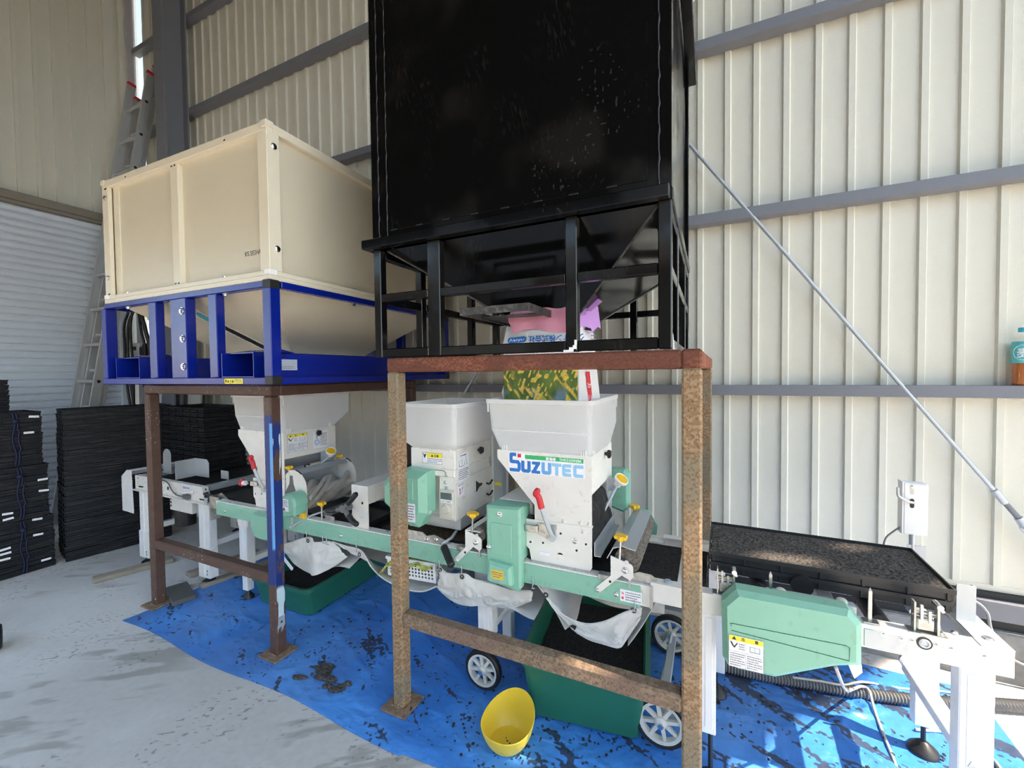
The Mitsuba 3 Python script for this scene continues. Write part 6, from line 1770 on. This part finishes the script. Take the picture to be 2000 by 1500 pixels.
# blue lettering, upside down on the upside-down sack
ks = affinity.rotate(glyph_shape('クリオン株式会社', .0285, .97), 180, origin=(0, 0))
kb = ks.bounds
part(sk, 'blue_print', on_face(affinity.translate(ks, -kb[0] + .112, -kb[1]), (sx0, fy - .0008, 1.410), (1, 0, 0), (0, 0, 1), .0, .0004), 'mat_ink_blue')
cp = LineString([(.036, .0), (.092, .003)]).buffer(.0115)
part(sk, 'blue_print', on_face(cp, (sx0, fy - .0008, 1.4225), (1, 0, 0), (0, 0, 1), .0, .0004), 'mat_ink_blue')
part(sk, 'capsule_print', on_face(strokes([[(.032, -.004), (.040, .006)], [(.036, .006), (.046, -.003)], [(.050, .006), (.052, -.004), (.058, .002)], [(.062, .005), (.064, -.004)], [(.068, .006), (.072, -.003), (.078, .004)], [(.082, .006), (.084, -.002)], [(.089, .001), (.094, .005)]], .0026, 'round'), (sx0, fy - .0008, 1.4225), (1, 0, 0), (0, 0, 1), .0006, .0004), 'mat_label_white')
# red band with white signs on the side gusset
e_u = np.array([.0465, .110, 0])
e_u /= np.linalg.norm(e_u)
go = np.array([sx1 + .001, sy0 + .003, 1.18])
band = Polygon([(.052, .0), (.078, .0), (.060, .118), (.037, .118)])
part(sk, 'red_band', on_face(band, go, e_u, (0, 0, 1), .0012, .0006), 'mat_red_print', label='red band')
kn = affinity.rotate(glyph_shape('カ', .024), -90, origin=(0, 0))
kn2 = affinity.rotate(glyph_shape('ニ', .026), -90, origin=(0, 0))
k1, k2 = kn.bounds, kn2.bounds
part(sk, 'band_print', on_face(unary_union([affinity.translate(kn, .046 - k1[0], .058 - k1[1]), affinity.translate(kn2, .052 - k2[0], .010 - k2[1])]), go, e_u, (0, 0, 1), .0022, .0005), 'mat_label_white')
part(sk, 'small_print', on_face(text_rows(.070, .235, .100, .30, 5, 61), go, e_u, (0, 0, 1), .002, .0004), 'mat_ink_grey')
# pink and lilac sheet tied round its mouth
part(sk, 'pink_sheet', grid(lambda u, v: np.stack([-.705 + .245 * u + .006 * np.sin(v * 8), 1.486 - .004 * np.sin(u * 14) - .010 * np.sin(v * PI), 1.452 + .095 * v - .02 * (1 - v) * np.clip(.3 - u, 0, 1) + .010 * np.sin(u * 5) * (1 - v)], -1), 26, 14, .001), 'mat_pink', smooth=True, label='pink plastic sheet')
part(sk, 'lilac_sheet', cat(grid(lambda u, v: np.stack([-.72 + .31 * u, 1.50 + .03 * v + .005 * np.sin(u * 20), 1.505 + .055 * v], -1), 20, 8, .001), grid(lambda u, v: np.stack([-.435 + .055 * u - .01 * v, 1.505 + .10 * u, 1.455 + .085 * v + .012 * np.sin(u * 9)], -1), 12, 10, .001), grid(lambda u, v: np.stack([-.418 + .045 * v + .016 * u, 1.535 + .0 * u, 1.530 + .035 * v - .012 * u], -1), 6, 8, .001)), 'mat_lilac', smooth=True, label='lilac plastic sheet')
part(sk, 'handle_hole', prism([(-.420, 1.452), (-.392, 1.446), (-.396, 1.456), (-.415, 1.462)], 'y', 1.515, 1.517), 'mat_cap_black')

# ladder, cables and things in the far corner
ld = thing('ladder', 'aluminium extension ladder leaning into the corner behind the hopper', 'ladder')


def lad(y, z):
    return np.array([0, y, z])


la, lb_ = np.array([0, 1.590, 0.0]), np.array([0, 2.262, 4.19])
ldir = (lb_ - la) / np.linalg.norm(lb_ - la)
for x0, off, ztop in ((-5.215, 0, 4.19), (-4.86, 0, 4.19), (-5.175, .055, 4.05), (-4.90, .055, 4.30)):
    L_ = (ztop) / ldir[2]
    s_ = np.array([x0, la[1] + off - .0, .01])
    e_ = s_ + ldir * L_
    nrm = np.array([0, -ldir[2], ldir[1]])
    hw, th = .032, .012
    q = [s_ + nrm * hw, s_ - nrm * hw, e_ - nrm * hw, e_ + nrm * hw]
    v = np.array([p + np.array([d, 0, 0]) for d in (-th, th) for p in q])
    rk_ = part(ld, 'rail', mesh(v, [[0, 1, 2], [0, 2, 3], [4, 6, 5], [4, 7, 6], [0, 4, 5], [0, 5, 1], [1, 5, 6], [1, 6, 2], [2, 6, 7], [2, 7, 3], [3, 7, 4], [3, 4, 0]]), 'mat_alu')
    part(rk_, 'red_cap', xf(B(-.014, .014, -.034, .034, -.02, .012, .003), e_, 0, -math.atan2(ldir[1], ldir[2])), 'mat_red_print')
for i in range(12):
    for off, xa, xb in ((0, -5.227, -4.848), (.055, -5.187, -4.888)):
        c = np.array([0, la[1] + off, .01]) + ldir * (.26 + i * .335 + (.1 if off else 0))
        part(ld, 'rung', cyl(c + [xa, 0, 0], c + [xb, 0, 0], .016, 12), 'mat_alu', smooth=40)
        if not off:
            part(ld, 'rung_end', cat(cyl(c + [xb, 0, 0], c + [xb + .001, 0, 0], .013, 12)), 'mat_cap_black')
for i, pts in enumerate(([(-4.93, 2.05, 1.90), (-4.99, 2.04, 1.78), (-5.02, 2.05, 1.6), (-5.04, 2.06, 1.3), (-5.0, 2.08, .9)], [(-4.90, 2.08, 1.92), (-4.955, 2.06, 1.80), (-4.985, 2.06, 1.62), (-5.00, 2.07, 1.35), (-4.95, 2.08, .95)],
                         [(-4.87, 2.06, 1.93), (-4.90, 2.05, 1.78), (-4.925, 2.06, 1.60), (-4.93, 2.07, 1.35), (-4.97, 2.08, .95)], [(-4.86, 2.10, 1.90), (-4.83, 2.1, 1.72), (-4.82, 2.12, 1.55), (-4.86, 2.12, 1.2)],
                         [(-4.70, 2.355, 2.06), (-4.71, 2.20, 2.02), (-4.70, 2.06, 1.88), (-4.68, 2.06, 1.76), (-4.66, 2.08, 1.60), (-4.665, 2.09, 1.40), (-4.67, 2.10, .5), (-4.67, 2.1, .01)])):
    solo('hanging_cable', tube(spline(pts, 8), .011 if i < 4 else .016, 8), 'mat_cap_black', ['leftmost black cable hanging beside the ladder in the blue frame', 'second black cable from the ladder', 'third black cable from the ladder', 'thin black cable hanging in front of the bright slit', 'black cable hanging right of the bright slit'][i], 'cable', 'black cables hanging in the corner', smooth=True)
db = thing('switch_box', 'pale grey breaker box in the corner under the hanging cables', 'electrical box')
part(db, 'housing', B(-5.09, -4.93, 2.12, 2.20, 1.40, 1.62, .006), 'mat_flashing', smooth=30)
part(db, 'breaker', cat(B(-5.06, -4.98, 2.112, 2.12, 1.55, 1.585, .002), B(-4.93, -4.85, 2.12, 2.19, 1.50, 1.58, .005)), 'mat_cap_black')
solo('tool_pouch', B(-4.90, -4.80, 2.13, 2.2, 1.555, 1.61, .01), 'mat_cap_black', 'small black pouch beside the breaker box', 'pouch')
tg = thing('paper_note', 'white paper note with a pink ribbon hanging in the far corner', 'note')
part(tg, 'sheet', B(-4.63, -4.545, 2.20, 2.202, 1.47, 1.575), 'mat_paper')
part(tg, 'ribbon', cat(xf(B(-.03, .03, -.002, .002, -.012, .012), (-4.588, 2.198, 1.588), 0, 0, .5), xf(B(-.03, .03, -.002, .002, -.012, .012), (-4.592, 2.197, 1.592), 0, 0, -.5), B(-4.61, -4.57, 2.196, 2.199, 1.555, 1.59)), 'mat_pink')
solo('board', xf(B(-.16, .16, -.01, .01, 0, 1.30, .003), (-5.0, 2.22, .02), 0, -.06), 'mat_paper', 'white board standing in the far corner behind the ladder', 'board')
solo('board', xf(B(-.10, .10, -.01, .01, 0, 1.27, .003), (-4.33, 2.22, .02), 0, -.05), 'mat_panel_beige', 'pale narrow board behind the tray feeder stack', 'board')
solo('board', xf(B(-.16, .16, -.015, .015, 0, 1.30, .003), (-4.62, 2.18, .02), 0, -.05), 'mat_purlin', 'dark grey board behind the tray feeder stack', 'board')

# on the floor at the left
def plank(label, p, q, w, h, seed):
    p, q = np.array(p, float), np.array(q, float)
    L_ = np.linalg.norm(q - p)
    n = 26
    rz = math.atan2(q[1] - p[1], q[0] - p[0])
    m = B(0, L_, -w / 2, w / 2, .001, h, .004).subdivide().subdivide()
    v = np.array(m.vertices)
    v[:, 1:] += .004 * (meshkit.fbm(np.c_[v[:, 0] * 9, v[:, 1] * 30, v[:, 2] * 30], 2, seed)[:, None] - .5)
    v[:, 2] = np.maximum(v[:, 2], .001)
    m.vertices = v
    solo('plank', xf(m, (p[0], p[1], 0), rz), 'mat_wood', label, 'plank')


plank('weathered plank on the floor pointing left of the brown stand post', (-3.53, 1.235), (-3.42, 1.62), .075, .028, 1)
plank('weathered plank on the floor behind the brown stand post', (-3.05, 1.525), (-2.98, 1.95), .07, .030, 2)
plank('weathered plank on the floor along the back edge of the tarp', (-2.82, 1.475), (-2.74, 1.90), .06, .026, 4)
solo('slab', xf(B(-.125, .125, -.055, .055, .004, .030, .004), (-2.83, 1.372, 0), math.radians(-17)), 'mat_slab', 'dark grey slab lying beside the foot of the brown stand', 'slab')
cw = thing('cart_wheel', 'black cart wheel at the left edge of the floor', 'wheel')
part(cw, 'tyre', lathe([(.03, -.02), (.052, -.022), (.06, -.014), (.06, .014), (.052, .022), (.03, .02), (.03, -.02)], (-3.085, .725, .062), (.3, 1, 0), 30), 'mat_tire', smooth=35)
part(cw, 'disc', lathe([(0, -.012), (.032, -.012), (.032, .012), (0, .012)], (-3.085, .725, .062), (.3, 1, 0), 24), 'mat_black_steel', smooth=35)

# greenery outside, seen through the slit in the corner
lv, lf = [], []
for i in range(2600):
    c = np.array([g_.uniform(-8.6, -4.8), g_.uniform(3.5, 4.6), g_.uniform(.2, 2.35) ** 1.0])
    a = g_.normal(size=3)
    a /= np.linalg.norm(a)
    b = np.cross(a, g_.normal(size=3))
    b /= np.linalg.norm(b)
    s = g_.uniform(.04, .08)
    o = len(lv)
    lv += [c - a * s, c + b * s * .45, c + a * s, c - b * s * .45]
    lf += [[o, o + 1, o + 2], [o, o + 2, o + 3]]
hd = thing('hedge', 'sunlit green hedge outside, seen through the slit in the corner', 'hedge')
part(hd, 'leaves', mesh(lv, lf), 'mat_leaf', kind='stuff')
part(hd, 'stems', cat(*[tube([(x, 4.0, -.12), (x + .1, 4.05, 1.0), (x + .05, 4.1, 2.0)], .03, 6) for x in (-8.2, -7.2, -6.4, -5.6, -5.0)]), 'mat_bark', smooth=True)
